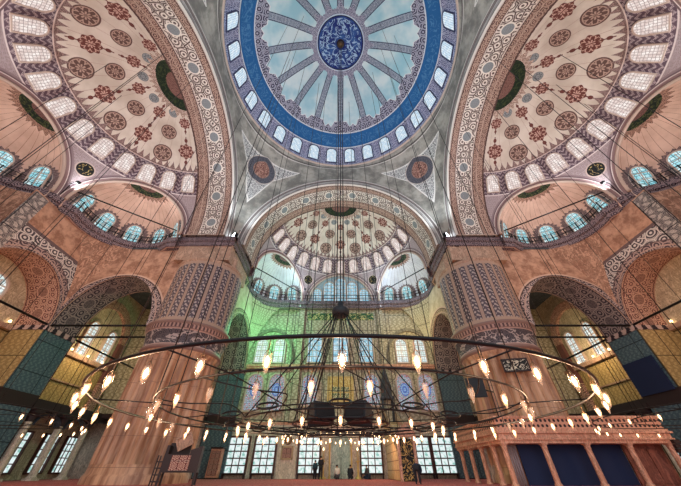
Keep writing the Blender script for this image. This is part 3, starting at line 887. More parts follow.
for s in (1, -1):
    b = MB(); b.box(s * 5.35 - .38, s * 5.35 + .38, YQ - .3, YQ, 4.6, 18.1); trim(b.mesh('trim_pilaster', 'wall_tiles'))
    # blind arch with paired windows
    b = MB(); xc = s * 8.95
    for r0, r1, y0 in ((2.75, 2.95, .3), (2.95, 3.15, .12)):
        b.grid(lambda t, k: (xc + (r0 + (r1 - r0) * k) * cos(t), YQ - y0, 11.4 + 1.25 * (r0 + (r1 - r0) * k) * sin(t)), lsp(0, pi, 32), [0, 1], smooth=False)
        b.grid(lambda t, k: (xc + r0 * cos(t), YQ - y0 * (1 - k), 11.4 + 1.25 * r0 * sin(t)), lsp(0, pi, 32), [0, 1], smooth=False)
        b.box(xc - r1, xc - r0, YQ - y0, YQ, 10.6, 11.4); b.box(xc + r0, xc + r1, YQ - y0, YQ, 10.6, 11.4)
    trim(b.mesh('trim_blind_arch', 'arch_stone'))
    for xx in (-1.15, 1.15):
        window(1.35, 2.9, 'pane_side', frame_mx((xc + xx, YQ - .05, 10.9), (0, 1, 0)), bars=(2, 4, .03), fw=.12)
        window(1.75, 3.75, 'pane_stained', frame_mx((xc - s * .12 + xx * 1.12, YQ - .05, 5.8), (0, 1, 0)), fw=.16)
    window(1.75, 3.2, 'pane_stained', frame_mx((s * 3.65, YQ - .05, 6.3), (0, 1, 0)), fw=.16)
    window(1.7, 3.5, 'pane_lunette', frame_mx((s * 3.3, YQ - .05, 10.95), (0, 1, 0)), bars=(3, 5, .03), fw=.14)
    window(1.1, 1.6, 'pane_lunette', frame_mx((s * 3.3, YQ - .05, 15.0), (0, 1, 0)), fw=.1) if False else None
window(1.9, 3.5, 'pane_lunette', frame_mx((0, YQ - .05, 10.95), (0, 1, 0)), bars=(3, 5, .03), fw=.14)
for xc in (-10.65, -7.83, -3.22, 3.16, 8.2, 10.6, -17.2, -20.6, -24.0, 17.2, 20.6, 24.0):
    window(2.05, 2.85, 'pane_ground', frame_mx((xc, YQ - .06, .45), (0, 1, 0)), frame='window_wood', bars=(3, 5, .05), square=True, fw=.16)
for xc in (-24.5, -21.5, -18.5, 18.5, 21.5, 24.5): window(1.25, 3.4, 'pane_side', frame_mx((xc, YQ - .06, 10.8), (0, 1, 0)), bars=(2, 5, .03))
for xc in (19.2, 22.6, -19.2, -22.6): window(1.5, 2.2, 'pane_ground', frame_mx((xc, YQ - .06, 5.8), (0, 1, 0)), bars=(2, 3, .04), square=True)
# wooden shelf benches under the windows
for i, (xc, w) in enumerate(((-10.65, 'leftmost window of the prayer wall'), (-7.83, 'window left of the wall plaque'), (-3.22, 'window left of the prayer niche'), (3.16, 'window right of the prayer niche'), (8.2, 'window behind the pulpit gate'), (10.6, 'window at the right end of the prayer wall'))):
    p = empty('bench', (xc * .985, YQ - .62, 0), label='low dark wooden bench under the ' + w, cat='bench', group='benches under the windows')
    b = MB(); b.box(-1.15, 1.15, -.25, .25, .36, .42); b.obj('seat', 'dark_wood', p)
    b = MB(); b.box(-.05, .05, -.22, .22, 0, .36); me = b.mesh('leg', 'dark_wood')
    for x in (-1.05, 1.05): link('leg', me, p, loc=(x, 0, 0))

# prayer niche
p = empty('mihrab', (0, YQ, 0), label='pale marble prayer niche in the middle of the wall', cat='prayer niche')
b = MB(); arch_wall(b, -1.75, 1.75, 0, 4.4, 0, .95, 1.1, 2.6, -.22); b.box(-1.95, -1.6, -.32, 0, 0, 4.4); b.box(1.6, 1.95, -.32, 0, 0, 4.4); b.box(-2.0, 2.0, -.36, 0, 4.3, 4.6)
b.obj('surround', 'marble', p)
b = MB(); b.grid(lambda a, z: (.95 * cos(a), -.21 + .18 * sin(a), z), lsp(0, pi, 16), [0, 2.6]); b.grid(lambda a, q: (.95 * cos(a) * cos(q), -.21 + .18 * sin(a) * cos(q), 2.6 + 1.1 * sin(q)), lsp(0, pi, 16), lsp(0, pi / 2, 8))
b.obj('niche', 'teal_marble', p)
b = MB()
for s in (1, -1): b.lathe([(.1, .0), (.1, .15), (.07, .2), (.07, 2.5), (.11, 2.6), (.12, 2.75)], 12, (s * 1.12, -.3, 0))
b.obj('colonnettes', 'gilt', p)
# gilt inscription panel above the niche
p = empty('inscription_panel', (0, YQ - .12, 6.7), label='golden framed inscription panel above the prayer niche', cat='panel')
b = MB(); b.box(-1.45, 1.45, -.02, .1, 0, 2.5); b.obj('board', 'gilt_panel', p)
b = MB(); b.box(-1.55, -1.4, -.06, .1, -.1, 2.6); b.box(1.4, 1.55, -.06, .1, -.1, 2.6); b.box(-1.55, 1.55, -.06, .1, 2.45, 2.6); b.box(-1.55, 1.55, -.06, .1, -.1, .05); b.obj('frame', 'gilt', p)
b = MB()
for z in (.3, .95): b.box(-1.0, -.06, -.07, .0, z, z + .5); b.box(.06, 1.0, -.07, .0, z, z + .5)
b.obj('cartouches', 'green_script', p)
# wall panel with roundel and plaque
p = empty('wall_plaque', (-5.5, YQ - .16, 0), label='marble wall slab with a roundel and a framed brown plaque between windows', cat='plaque')
b = MB(); b.box(-1.0, 1.0, -.05, .12, 0, 4.3); b.obj('slab', 'marble', p)
b = MB(); b.tube([(.36 * cos(t), -.08, 3.1 + .36 * sin(t)) for t in lsp(0, 2 * pi, 24)[:-1]], .06, 6, True); b.poly([(.34 * cos(t), -.07, 3.1 + .34 * sin(t)) for t in lsp(0, 2 * pi, 24)[:-1]]); b.obj('roundel', 'bronze', p)
b = MB(); b.box(-.5, .5, -.1, 0, 1.55, 2.5); b.obj('plaque_board', 'star_inlay', p)
b = MB(); b.box(-.6, .6, -.13, -.02, 2.45, 2.58); b.box(-.6, .6, -.13, -.02, 1.47, 1.6); b.box(-.62, -.48, -.13, -.02, 1.47, 2.58); b.box(.48, .62, -.13, -.02, 1.47, 2.58); b.obj('frame', 'pale_wood', p)
# tall candlesticks
for s, w in ((-1, 'left'), (1, 'right')):
    p = empty('candlestick', (s * 1.7, YQ - 1.3, 0), label='tall golden candlestick with a lit candle, %s of the prayer niche' % w, cat='candlestick')
    b = MB(); b.lathe([(.32, 0), (.3, .1), (.12, .22), (.08, .5), (.13, .6), (.08, .7), (.07, 1.2), (.2, 1.3), (.2, 1.36), (0, 1.37)], 20); b.obj('stand', 'gilt', p)
    b = MB(); b.lathe([(.1, 1.36), (.1, 2.15), (0, 2.16)], 14); b.obj('candle', 'pale_wood', p)
    b = MB(); b.lathe([(0, 2.16), (.06, 2.24), (.03, 2.36), (0, 2.42)], 8); b.obj('flame', 'lamp_lit', p)
# pulpit
p = empty('minbar', (5.25, 0, 0), label='panelled stone pulpit with stairs, gate and pointed turret right of the niche', cat='pulpit')
b = MB(); b.prism([(0, 0), (7.8, 0), (7.8, 4.6), (7.0, 4.6), (0.4, 1.6), (0, 1.6)], -.6, .6)
c = MB(); c.v = [(q[1], q[0] + 27.0, q[2]) for q in b.v]; c.f = b.f; c.uv = [[(c.v[i][1], c.v[i][2]) for i in f] for f in b.f]; c.sm = b.sm; c.mi = b.mi
c.obj('stair_flank', 'panelled_stone', p)
b = MB()
for i in range(11): b.box(-.5, .5, 27.4 + i * .55, 27.4 + (i + 1) * .55 + .02, 1.5 + i * .26 - .2, 1.55 + i * .26)
b.obj('stairs', 'marble', p)
for s in (-1, 1):
    b = MB(); b.tube([(s * .6, 27.1, 2.6), (s * .6, 34.0, 5.6)], .06, 6)
    for i in range(9): b.tube([(s * .6, 27.4 + i * .8, 1.65 + i * .34), (s * .6, 27.4 + i * .8, 2.72 + i * .345)], .035, 5)
    b.obj('handrail', 'pale_wood', p)
g = MB(); g.box(-.72, -.52, 26.85, 27.1, 0, 2.75); g.box(.52, .72, 26.85, 27.1, 0, 2.75); g.box(-.85, .85, 26.8, 27.12, 2.7, 3.05); g.prism([(-.85, 3.05), (.85, 3.05), (0, 3.6)], 26.85, 27.05)
gt_ = g.obj('gate', 'rose_marble', p)
g = MB(); g.box(-.5, .5, 26.9, 26.98, .05, 2.62); cu = g.obj('curtain', 'gold_script', gt_); cu['label'] = 'black curtain embroidered with gold script'
b = MB()
for sx in (-.55, .55):
    for sy in (34.2, 35.2): b.tube([(sx, sy, 4.6), (sx, sy, 6.8)], .09, 8)
b.box(-.7, .7, 34.05, 35.34, 6.75, 7.0); b.lathe([(.62, 7.0), (.6, 7.9), (.66, 8.0), (.4, 8.9), (.1, 10.2), (0, 10.5)], 12, (0, 34.7, 0)); b.obj('turret', 'dark_vault', p)

# ------------------------------------------------------------------ chandelier
ZR = 2.02; RO, RI, RM = 6.72, 5.32, 3.0; ZM = 1.76
def circ(r, z, n=96, c=(0, 0)): return [(c[0] + r * cos(t), c[1] + r * sin(t), z) for t in lsp(0, 2 * pi, n)[:-1]]
ch = empty('chandelier', CEN, label='huge low ring chandelier of black iron hoops and glass lamps under the dome', cat='chandelier')
for nm, r, t in (('outer_ring', RO, .03), ('inner_ring', RI, .022), ('middle_ring', RM, .022), ('central_ring', 1.5, .03)):
    b = MB(); b.tube(circ(r, ZR if r > 4 else ZM), t, 8, True); b.obj(nm, 'iron', ch)
    if nm == 'middle_ring': b = MB(); b.tube(circ(r, ZM + .1), t * .7, 8, True); b.obj(nm, 'iron', ch)
b = MB(); b.tube([(0, 0, 0), (1, 0, 0)], 1, 6); spm = None
for k in range(8):
    a = 2 * pi * (k + .5) / 8
    b = MB(); b.tube([(.15 * cos(a), .15 * sin(a), ZM), (RM * cos(a), RM * sin(a), ZM), (RI * cos(a), RI * sin(a), ZR), (RO * cos(a), RO * sin(a), ZR)], .014, 6); b.obj('spoke', 'iron', ch)
for k in range(12):
    a = 2 * pi * k / 12
    b = MB(); cx, cy = (RM + .42) * cos(a), (RM + .42) * sin(a)
    b.tube([(cx + .24 * cos(t), cy + .24 * sin(t), ZM + .05 + .1 * sin(t)) for t in lsp(0, 2 * pi, 20)[:-1]], .024, 6, True)
    b.tube([(RM * cos(a + .1 * math.sin(q * pi) * 3) + (RI - RM) * q * cos(a), RM * sin(a + .1 * math.sin(q * pi) * 3) + (RI - RM) * q * sin(a), ZM + (ZR - ZM) * q + .08 * sin(q * 2 * pi)) for q in lsp(0, 1, 10)], .014, 6)
    b.obj('scroll', 'iron', ch)
HUB = 5.65
b = MB(); b.lathe([(0, -.3), (.2, -.28), (.34, -.16), (.36, 0), (.28, .1), (.14, .14), (.1, .4), (0, .42)], 20, (0, 0, HUB)); b.obj('hub', 'black_box', ch)
for k in range(16):
    a = 2 * pi * k / 16 + .08; r = RM if k % 2 else 1.5
    b = MB(); b.tube([(.26 * cos(a), .26 * sin(a), HUB - .2), (r * cos(a), r * sin(a), ZM + .02)], .02, 5); b.obj('stay_cable', 'iron', ch)
b = MB()
for z, r in ((4.2, 1.0), (3.1, 1.9)): b.tube(circ(r, z, 32), .01, 5, True)
b.obj('stay_hoop', 'iron', ch)
for dx, dy in ((0, 0), (.14, .1), (-.16, .05)):
    b = MB(); b.tube([(dx, dy, HUB + .4), (dx, dy, 43.15)], .028, 5); b.obj('suspension_cable', 'steel_wire', ch)
b = MB(); b.lathe([(0, 42.5), (.28, 42.6), (.4, 42.85), (.3, 43.1), (.12, 43.2)], 16); b.obj('ceiling_boss', 'bronze', ch)
def dome_z(r): return ZB + H0 * sqrt(max(0, 1 - (r / R0) ** 2)) if r < 11.9 else 33.7
for k in range(24):
    r = RO if k % 2 else RI; a = 2 * pi * (k + .3) / 24
    x, y = r * cos(a), r * sin(a)
    if y < -4.2 and abs(x) < 6: continue
    b = MB(); b.tube([(x, y, ZR), (x, y, dome_z(r) - .02)], .02, 4); b.obj('suspension_cable', 'steel_wire', ch)
# lamps
def lamp_meshes():
    b = MB(); b.lathe([(0, -.245), (.012, -.235), (.022, -.2), (.04, -.15), (.056, -.09), (.054, -.045), (.044, -.02), (.056, .0)], 12)
    g = b.mesh('lamp', 'lamp_glass')
    b = MB(); b.lathe([(0, -.17), (.018, -.15), (.029, -.105), (.027, -.06), (.015, -.03), (0, -.015)], 12); l = b.mesh('bulb', 'lamp_lit')
    b2 = MB(); b2.v, b2.f, b2.uv, b2.sm, b2.mi = [(x * .8, y * .8, z) for x, y, z in b.v], b.f, b.uv, b.sm, b.mi; dm = b2.mesh('bulb', 'lamp_dim')
    return g, l, dm
LG, LL, LD = lamp_meshes()
def hanger(d):
    b = MB()
    for k in range(3):
        a = 2 * pi * k / 3; b.tube([(.054 * cos(a), .054 * sin(a), 0), (0, 0, .08)], .005, 4)
    b.tube([(0, 0, .08), (0, 0, d)], .006, 4); return b.mesh('hanger', 'bronze')
HG = {d: hanger(d) for d in (.22, .3, .16)}
def lamp(parent, x, y, z, d, lit=True, s=1.0):
    o = link('lamp', LG, parent, loc=(x, y, z - d))
    bl = link('bulb', LL if lit else LD, o); link('hanger', HG[d], o)
    return o
for k in range(44):
    a = 2 * pi * (k + .02) / 44 - pi / 2; lamp(ch, RO * cos(a), RO * sin(a), ZR, .22, True)
for k in range(34):
    a = 2 * pi * (k + .5) / 34 - pi / 2; lamp(ch, RI * cos(a), RI * sin(a), ZR, .22, k % 3 == 0 or sin(a) > .2)
for k in range(22):
    a = 2 * pi * (k + .5) / 22; lamp(ch, (RM + .1) * cos(a), (RM + .1) * sin(a), ZM, .16, True)
# side chandeliers
for s, w in ((-1, 'left'), (1, 'right')):
    c2 = empty('chandelier', (s * 17.2, 12.8, 0), label='smaller ring chandelier with glass lamps in the %s arm of the hall' % w, cat='chandelier')
    b = MB(); b.tube(circ(5.7, 2.45, 72), .02, 6, True); b.obj('outer_ring', 'iron', c2)
    b = MB(); b.tube(circ(4.2, 2.45, 72), .02, 6, True); b.obj('inner_ring', 'iron', c2)
    for k in range(6):
        a = 2 * pi * k / 6 + .2
        b = MB(); b.tube([(0, 0, 2.45), (5.7 * cos(a), 5.7 * sin(a), 2.45)], .014, 5); b.obj('spoke', 'iron', c2)
    for k in range(30):
        a = 2 * pi * k / 30; lamp(c2, 5.7 * cos(a), 5.7 * sin(a), 2.45, .22, True)
    for k in range(14):
        a = 2 * pi * k / 14 + .1; r = 5.7 if k % 2 else 4.2; x, y = r * cos(a), r * sin(a)
        # hang from the half dome / arch soffit above
        Y = abs(s * 17.2 + x) ; X = 12.8 + y - D
        if Y > 15.8: q = 10.2 ** 2 - X * X - (Y - 15.8) ** 2
        else: q = 10.2 ** 2 - X * X
        if q < 1 or Y < 12: continue
        b = MB(); b.tube([(x, y, 2.45), (x, y, 19 + sqrt(q) - .02)], .02, 4); b.obj('suspension_cable', 'steel_wire', c2)
# front half-dome cables carrying a further ring in front of the prayer wall
c3 = empty('chandelier', (0, 25.4, 0), label='ring of small glass lamps hanging in front of the prayer wall', cat='chandelier')
b = MB(); b.tube(circ(4.4, 2.9, 72), .025, 6, True); b.obj('outer_ring', 'iron', c3)
b = MB(); b.tube(circ(3.0, 2.9, 72), .025, 6, True); b.obj('inner_ring', 'iron', c3)
for k in range(6):
    a = 2 * pi * k / 6; b = MB(); b.tube([(0, 0, 2.9), (4.4 * cos(a), 4.4 * sin(a), 2.9)], .018, 5); b.obj('spoke', 'iron', c3)
for k in range(32):
    a = 2 * pi * (k + .5) / 32; lamp(c3, 4.4 * cos(a), 4.4 * sin(a), 2.9, .3, True)
for k in range(20):
    a = 2 * pi * k / 20; lamp(c3, 3.0 * cos(a), 3.0 * sin(a), 2.9, .22, True)
for k in range(18):
    a = 2 * pi * (k + .25) / 18; r = 4.4 if k % 2 else 3.0; x, y = r * cos(a), r * sin(a)
    Y = 25.4 - D + y; q = 10.2 ** 2 - x * x - (max(Y - 15.8, 0)) ** 2
    if Y < 12: continue
    b = MB(); b.tube([(x, y, 2.9), (x, y, 19 + sqrt(q) - .02)], .022, 4); b.obj('suspension_cable', 'steel_wire', c3)
# loudspeakers sitting in the middle of the chandelier
for i, (x, y, rz, w) in enumerate(((-.56, -.5, .55, 'left front'), (.5, -.62, -.5, 'right front'), (-.62, .62, 2.7, 'left rear'), (.62, .62, -2.7, 'right rear'))):
    p = empty('loudspeaker', (x, D + y, ZM - .02), rz, label='black box loudspeaker in the chandelier centre, %s of four' % w, cat='loudspeaker', group='loudspeakers in the chandelier')
    b = MB(); m3 = Matrix.Rotation(radians(-14), 4, 'X'); b.box(-.36, .36, -.22, .26, .06, .52, mx=m3); b.obj('cabinet', 'black_box', p)
    b = MB(); b.box(-.32, .32, -.24, -.22, .1, .48, mx=m3); b.obj('grille', 'iron', p)
    b = MB(); b.box(-.3, .3, -.1, .2, .03, .1); b.obj('bracket', 'iron', p)

# iron tie rods of the side arches
for s, w in ((-1, 'left'), (1, 'right')):
    for dy, ww in ((11.8, 'front'), (14.4, 'rear')):
        b = MB(); b.tube([(s * 16.5, D + dy, 10.05), (s * 24.65, D + dy, 10.05)], .09, 6)
        b.obj('tie_rod', 'iron', label='horizontal black iron rod, %s of the pair under the far arch of the %s aisle' % (ww, w), cat='rod', group='tie rods under the far arches')
    b = MB(); b.tube([(s * 24.7, D + 11.7, 10.05), (s * 24.7, D + 3.5, 10.05)], .09, 6)
    b.obj('tie_rod', 'iron', label='black iron rod across the near recess arch of the %s aisle' % w, cat='rod')
    b = MB(); b.tube([(s * 24.7, D + 14.6, 9.95), (s * 24.7, D + 25.1, 9.95)], .09, 6)
    b.obj('tie_rod', 'iron', label='black iron rod running back from the tiled pier of the %s aisle' % w, cat='rod')

# gallery lamps: small bulbs in a row on the side cornices
for s, w in ((-1, 'left'), (1, 'right')):
    for k in range(18):
        y = D + 4.3 + k * 1.13
        if 11.4 < y - D < 14.9: continue
        p = empty('gallery_lamp', (s * 27.42, y, 9.86), label='small glowing lamp in the row on the %s aisle cornice' % w, cat='lamp', group='lamps on the %s aisle cornice' % w)
        b = MB(); b.lathe([(0, .16), (.07, .18), (.1, .25), (.07, .34), (0, .37)], 10); b.obj('globe', 'lamp_lit', p)
        b = MB(); b.lathe([(.09, 0), (.05, .05), (.04, .17)], 8); b.obj('base', 'bronze', p)

# floodlights on top of the piers
FL = []
for s, w in ((-1, 'left'), (1, 'right')):
    p = empty('floodlight', (s * 11.2, D + 11.2, 19.1), atan2(-s, -1) + pi, label='white floodlight glaring on top of the %s pier capital' % w, cat='floodlight')
    b = MB(); b.box(-.45, .45, -.2, .12, .12, .7); b.obj('housing', 'iron', p)
    b = MB(); b.box(-.4, .4, -.24, -.2, .16, .66); b.obj('lens', 'flood_lit', p)
    b = MB(); b.box(-.5, -.45, -.05, .05, 0, .5); b.box(.45, .5, -.05, .05, 0, .5); b.box(-.5, .5, -.05, .05, 0, .04); b.obj('bracket', 'iron', p)

for nm, x, y, rz in (('left ledge, far side', -24.45, D + 5.05, pi / 2), ('left ledge, near side', -24.45, D - 5.05, pi / 2), ('right ledge, far side', 24.45, D + 5.05, -pi / 2), ('right ledge, near side', 24.45, D - 5.05, -pi / 2), ('front ledge, left of the lunette', -5.1, D + 24.6, 0), ('front ledge, right of the lunette', 5.1, D + 24.6, 0)):
    p = empty('added_lamp_post', (x, y, 19.08), rz, label='black lamp on a bent post added on the ' + nm, cat='lamp')  # bent-post fixtures added to house the dome fill spots
    b = MB(); b.tube([(0, 0, 0), (0, 0, 1.5), (0, -.25, 1.7), (0, -.5, 1.62)], .04, 6); b.obj('post', 'iron', p)
    b = MB(); b.lathe([(0, 0), (.12, .02), (.2, .2), (.17, .2), (.1, .06), (0, .05)], 12, (0, -.55, 1.5)); b.obj('reflector', 'iron', p)

# ------------------------------------------------------------------ marble platform (right) 
p = empty('platform', (0, 0, 0), label='rose marble raised platform on slender columns with pierced parapet, right foreground', cat='platform')
X0, X1, Y0, Y1, ZC = 9.1, 18.9, 19.0, 26.6, 1.82
def ell(b, z0, z1, e):      # L-shaped slab around the pier
    b.box(X0 - e, X1 + e, Y0 - e, 20.2, z0, z1); b.box(X0 - e, 10.1, 20.2, Y1, z0, z1)
b = MB(); ell(b, ZC, ZC + .16, .0); ell(b, ZC + .16, ZC + .24, .1); ell(b, ZC + .24, ZC + .46, .04); ell(b, ZC + .46, ZC + .56, .16); ell(b, ZC + .56, ZC + .7, .06); b.obj('deck', 'rose_marble', p)
b = MB()
b.box(X0 + .02, X1 - .02, Y0 + .02, Y0 + .12, ZC + .7, ZC + 1.2); b.box(X0 + .02, X0 + .12, Y0 + .12, Y1, ZC + .7, ZC + 1.2); b.obj('pierced_parapet', 'pierced_marble', p)
b = MB(); b.box(X0 - .06, X1 + .06, Y0 - .06, Y0 + .2, ZC + 1.2, ZC + 1.32); b.box(X0 - .06, X0 + .2, Y0 + .2, Y1, ZC + 1.2, ZC + 1.32); b.obj('coping', 'rose_marble', p)
b = MB(); b.lathe([(.15, .12), (.14, ZC - .25)], 8); b.lathe([(.2, 0), (.2, .06), (.16, .12)], 8); b.lathe([(.14, ZC - .25), (.17, ZC - .22), (.15, ZC - .18), (.2, ZC)], 8)
b.box(-.17, .17, -.17, .17, ZC - .06, ZC); cm_ = b.mesh('column', 'rose_marble')
for x in (X0 + .18, 11.55, 14.0, 16.4, X1 - .18): link('column', cm_, p, loc=(x, Y0 + .18, 0))
for y in (20.6, 22.4, 24.3, 26.2): link('column', cm_, p, loc=(X0 + .18, y, 0))
b = MB(); b.box(10.4, 16.5, 19.9, 20.0, 0, ZC); o = b.obj('cloth_screen', 'navy_cloth', p); o['label'] = 'dark blue cloth screen'
b = MB(); b.box(16.6, X1, 19.9, 20.0, 0, ZC)
for k in range(2): b.box(16.85 + k * 1.05, 17.7 + k * 1.05, 19.85, 19.9, .1, 1.6)
o = b.obj('panelled_screen', 'red_wood', p); o['label'] = 'dark red panelled screen'
b = MB()
for k in range(5): b.tube([(9.75 + k * .13, 19.98, 0), (9.75 + k * .13, 19.98, ZC)], .06, 6)
o = b.obj('hanging', 'cloth_drape', p); o['label'] = 'pale striped hanging'
b = MB()
for k in range(3): b.box(X1 - .15, X1 + .2 - k * .06, Y0 - .2 + k * .05, Y0 + .2, ZC - .02 - k * .2, ZC + .16 - k * .2)
b.obj('corner_bracket', 'dark_wood', p)

# calligraphy boards on the right pier, banner on the right tiled pier
p = empty('calligraphy_board', (W - .765, D + W - 3.05, 6.05), -.245, label='small black board with pale calligraphy on the right round pier', cat='board')
b = MB(); b.box(-.8, .8, -.12, 0, 0, .75); b.obj('board', 'pale_script', p)
b = MB(); b.box(-.86, .86, -.16, 0, .72, .82); b.box(-.86, .86, -.16, 0, -.06, .03); b.box(-.86, -.78, -.16, 0, -.06, .82); b.box(.78, .86, -.16, 0, -.06, .82); b.obj('frame', 'dark_wood', p)
p = empty('screen', (9.2, 20.35, 4.35), -.35, label='square dark flat screen mounted at the left edge of the right pier', cat='screen')
b = MB(); b.box(-.55, .55, -.07, .05, 0, 1.2); b.obj('casing', 'iron', p)
b = MB(); b.box(-.5, .5, -.08, -.07, .05, 1.15); b.obj('display', 'black_box', p)
b = MB(); b.tube([(0, .05, .6), (1.2, 1.95, .6)], .05, 6); b.obj('wall_arm', 'iron', p)
b = MB(); b.box(24.42, 24.5, D + 11.7, D + 14.55, 5.2, 7.6)
b.obj('banner', 'navy_cloth', label='plain dark blue cloth hung low on the right tiled pier', cat='cloth')

# preacher's chair by the left pier
p = empty('preacher_chair', (-9.05, 19.9, 0), .25, label='dark inlaid wooden preaching chair in front of the left pier', cat='chair')
b = MB(); b.box(-.95, .95, -.45, .45, .55, 1.35); b.obj('cabinet', 'dark_wood', p)
b = MB(); b.box(-.55, .45, -.48, -.45, .62, 1.3); b.obj('inlaid_panel', 'star_inlay', p)
b = MB(); b.box(-.95, -.85, -.45, -.35, 0, .55); me = b.mesh('leg', 'dark_wood')
for x, y in ((0, 0), (1.8, 0), (0, .8), (1.8, .8)): link('leg', me, p, loc=(x, y, 0))
b = MB(); b.box(-.95, -.8, -.4, .45, 1.35, 1.75); b.box(-.95, .2, .33, .45, 1.35, 1.9); b.prism([(.35, 1.35), (.95, 1.35), (.95, 1.75), (.35, 1.55)], -.4, .4); b.obj('armrests', 'dark_wood', p)
b = MB(); m3 = Matrix.Translation((-.15, 0, 1.95)) @ Matrix.Rotation(radians(-28), 4, 'Y')
for q in ((-.42, -.34), (.34, .42)): b.box(q[0], q[1], -.3, -.2, -.32, .32, mx=m3)
b.box(-.42, .42, -.3, -.2, .26, .34, mx=m3); b.box(-.42, .42, -.3, -.2, -.34, -.26, mx=m3); b.box(-.34, .34, -.2, -.16, -.26, .26, mx=m3); b.obj('book_rest', 'plain_stone', p)
b = MB()
for i in range(4): b.box(-1.3, -.95, -.3, .3, .15 + i * .28, .2 + i * .28)
b.box(-1.3, -1.24, -.3, -.25, 0, 1.3); b.box(-1.3, -1.24, .25, .3, 0, 1.3); b.obj('steps', 'dark_wood', p)
# reddish panel cupboard between pier and window
p = empty('cabinet', (-12.4, YQ - .95, 0), label='reddish wooden cupboard against the prayer wall beside the left pier', cat='cupboard')
b = MB(); b.box(-.55, .55, -.35, .35, .1, 2.3); b.obj('body', 'rose_marble', p)
b = MB(); b.box(-.62, .62, -.42, .38, 2.3, 2.45); b.box(-.6, .6, -.4, .38, 0, .1); b.obj('cornice', 'dark_wood', p)
b = MB(); b.box(-.45, .45, -.38, -.35, .25, 2.15); b.obj('door', 'star_inlay', p)

# aisle columns under the left and right galleries
for s, w in ((-1, 'left'), (1, 'right')):
    for k, y in enumerate((25.6, 28.7, 31.8)):
        p = empty('gallery_column', (s * 24.8, y, 0), label='slim pale column under the %s gallery, %s from the tiled pier' % (w, ('first', 'second', 'third')[k]), cat='column', group='columns under the %s gallery' % w)
        b = MB(); b.lathe([(.3, .25), (.27, .4), (.25, 3.6)], 20); b.obj('shaft', 'marble', p)
        b = MB(); b.box(-.38, .38, -.38, .38, 0, .15); b.lathe([(.36, .15), (.36, .22), (.3, .26)], 20); b.obj('base', 'marble', p)
        b = MB(); b.lathe([(.25, 3.6), (.3, 3.7), (.28, 3.78), (.45, 4.2)], 20); b.box(-.46, .46, -.46, .46, 4.2, 4.4); b.obj('capital', 'dark_wood', p)
    b = MB()
    for y in (25.6, 28.7): 
        arch_soffit(b, y + 1.55, 1.25, .9, 3.4, s * 24.5, s * 25.1, 16)
    c = swap(b) ; 
    trim(c.mesh('trim_gallery_arches', 'dark_vault'))
    b = MB(); b.box(s * 24.8 - .3, s * 24.8 + .3, D + 14.6, YQ, 4.4, 4.78); trim(b.mesh('trim_gallery_beam', 'dark_wood'))

# ------------------------------------------------------------------ people
def skin_mesh(name, J, E, m, sub=1):
    """J: name -> (x,y,z,r); E: edges; root is the first joint"""
    me = bpy.data.meshes.new(name); names = list(J); ix = {n: i for i, n in enumerate(names)}
    me.from_pydata([J[n][:3] for n in names], [(ix[a], ix[c]) for a, c in E], [])
    o = bpy.data.objects.new(name, me); COL.objects.link(o)
    md = o.modifiers.new('skin', 'SKIN'); md.use_smooth_shade = True
    for i, n in enumerate(names):
        sv = me.skin_vertices[0].data[i]; r = J[n][3]; sv.radius = (r, r) if not isinstance(r, tuple) else r; sv.use_root = i == 0
    sb = o.modifiers.new('sub', 'SUBSURF'); sb.levels = sb.render_levels = sub
    bpy.context.view_layer.update()
    ev = o.evaluated_get(bpy.context.evaluated_depsgraph_get())
    nm = bpy.data.meshes.new_from_object(ev); nm.name = name
    bpy.data.objects.remove(o); nm.materials.clear(); nm.materials.append(MATS[m])
    for f in nm.polygons: f.use_smooth = True
    return nm
for k, c in (('skin', (196, 150, 124)), ('hair', (36, 30, 30)), ('cloth_black', (34, 36, 44)), ('cloth_white', (214, 208, 200)), ('cloth_navy', (34, 48, 70)), ('cloth_grey', (70, 72, 78)), ('cloth_teal', (40, 66, 78))): mat(k, c, .8)
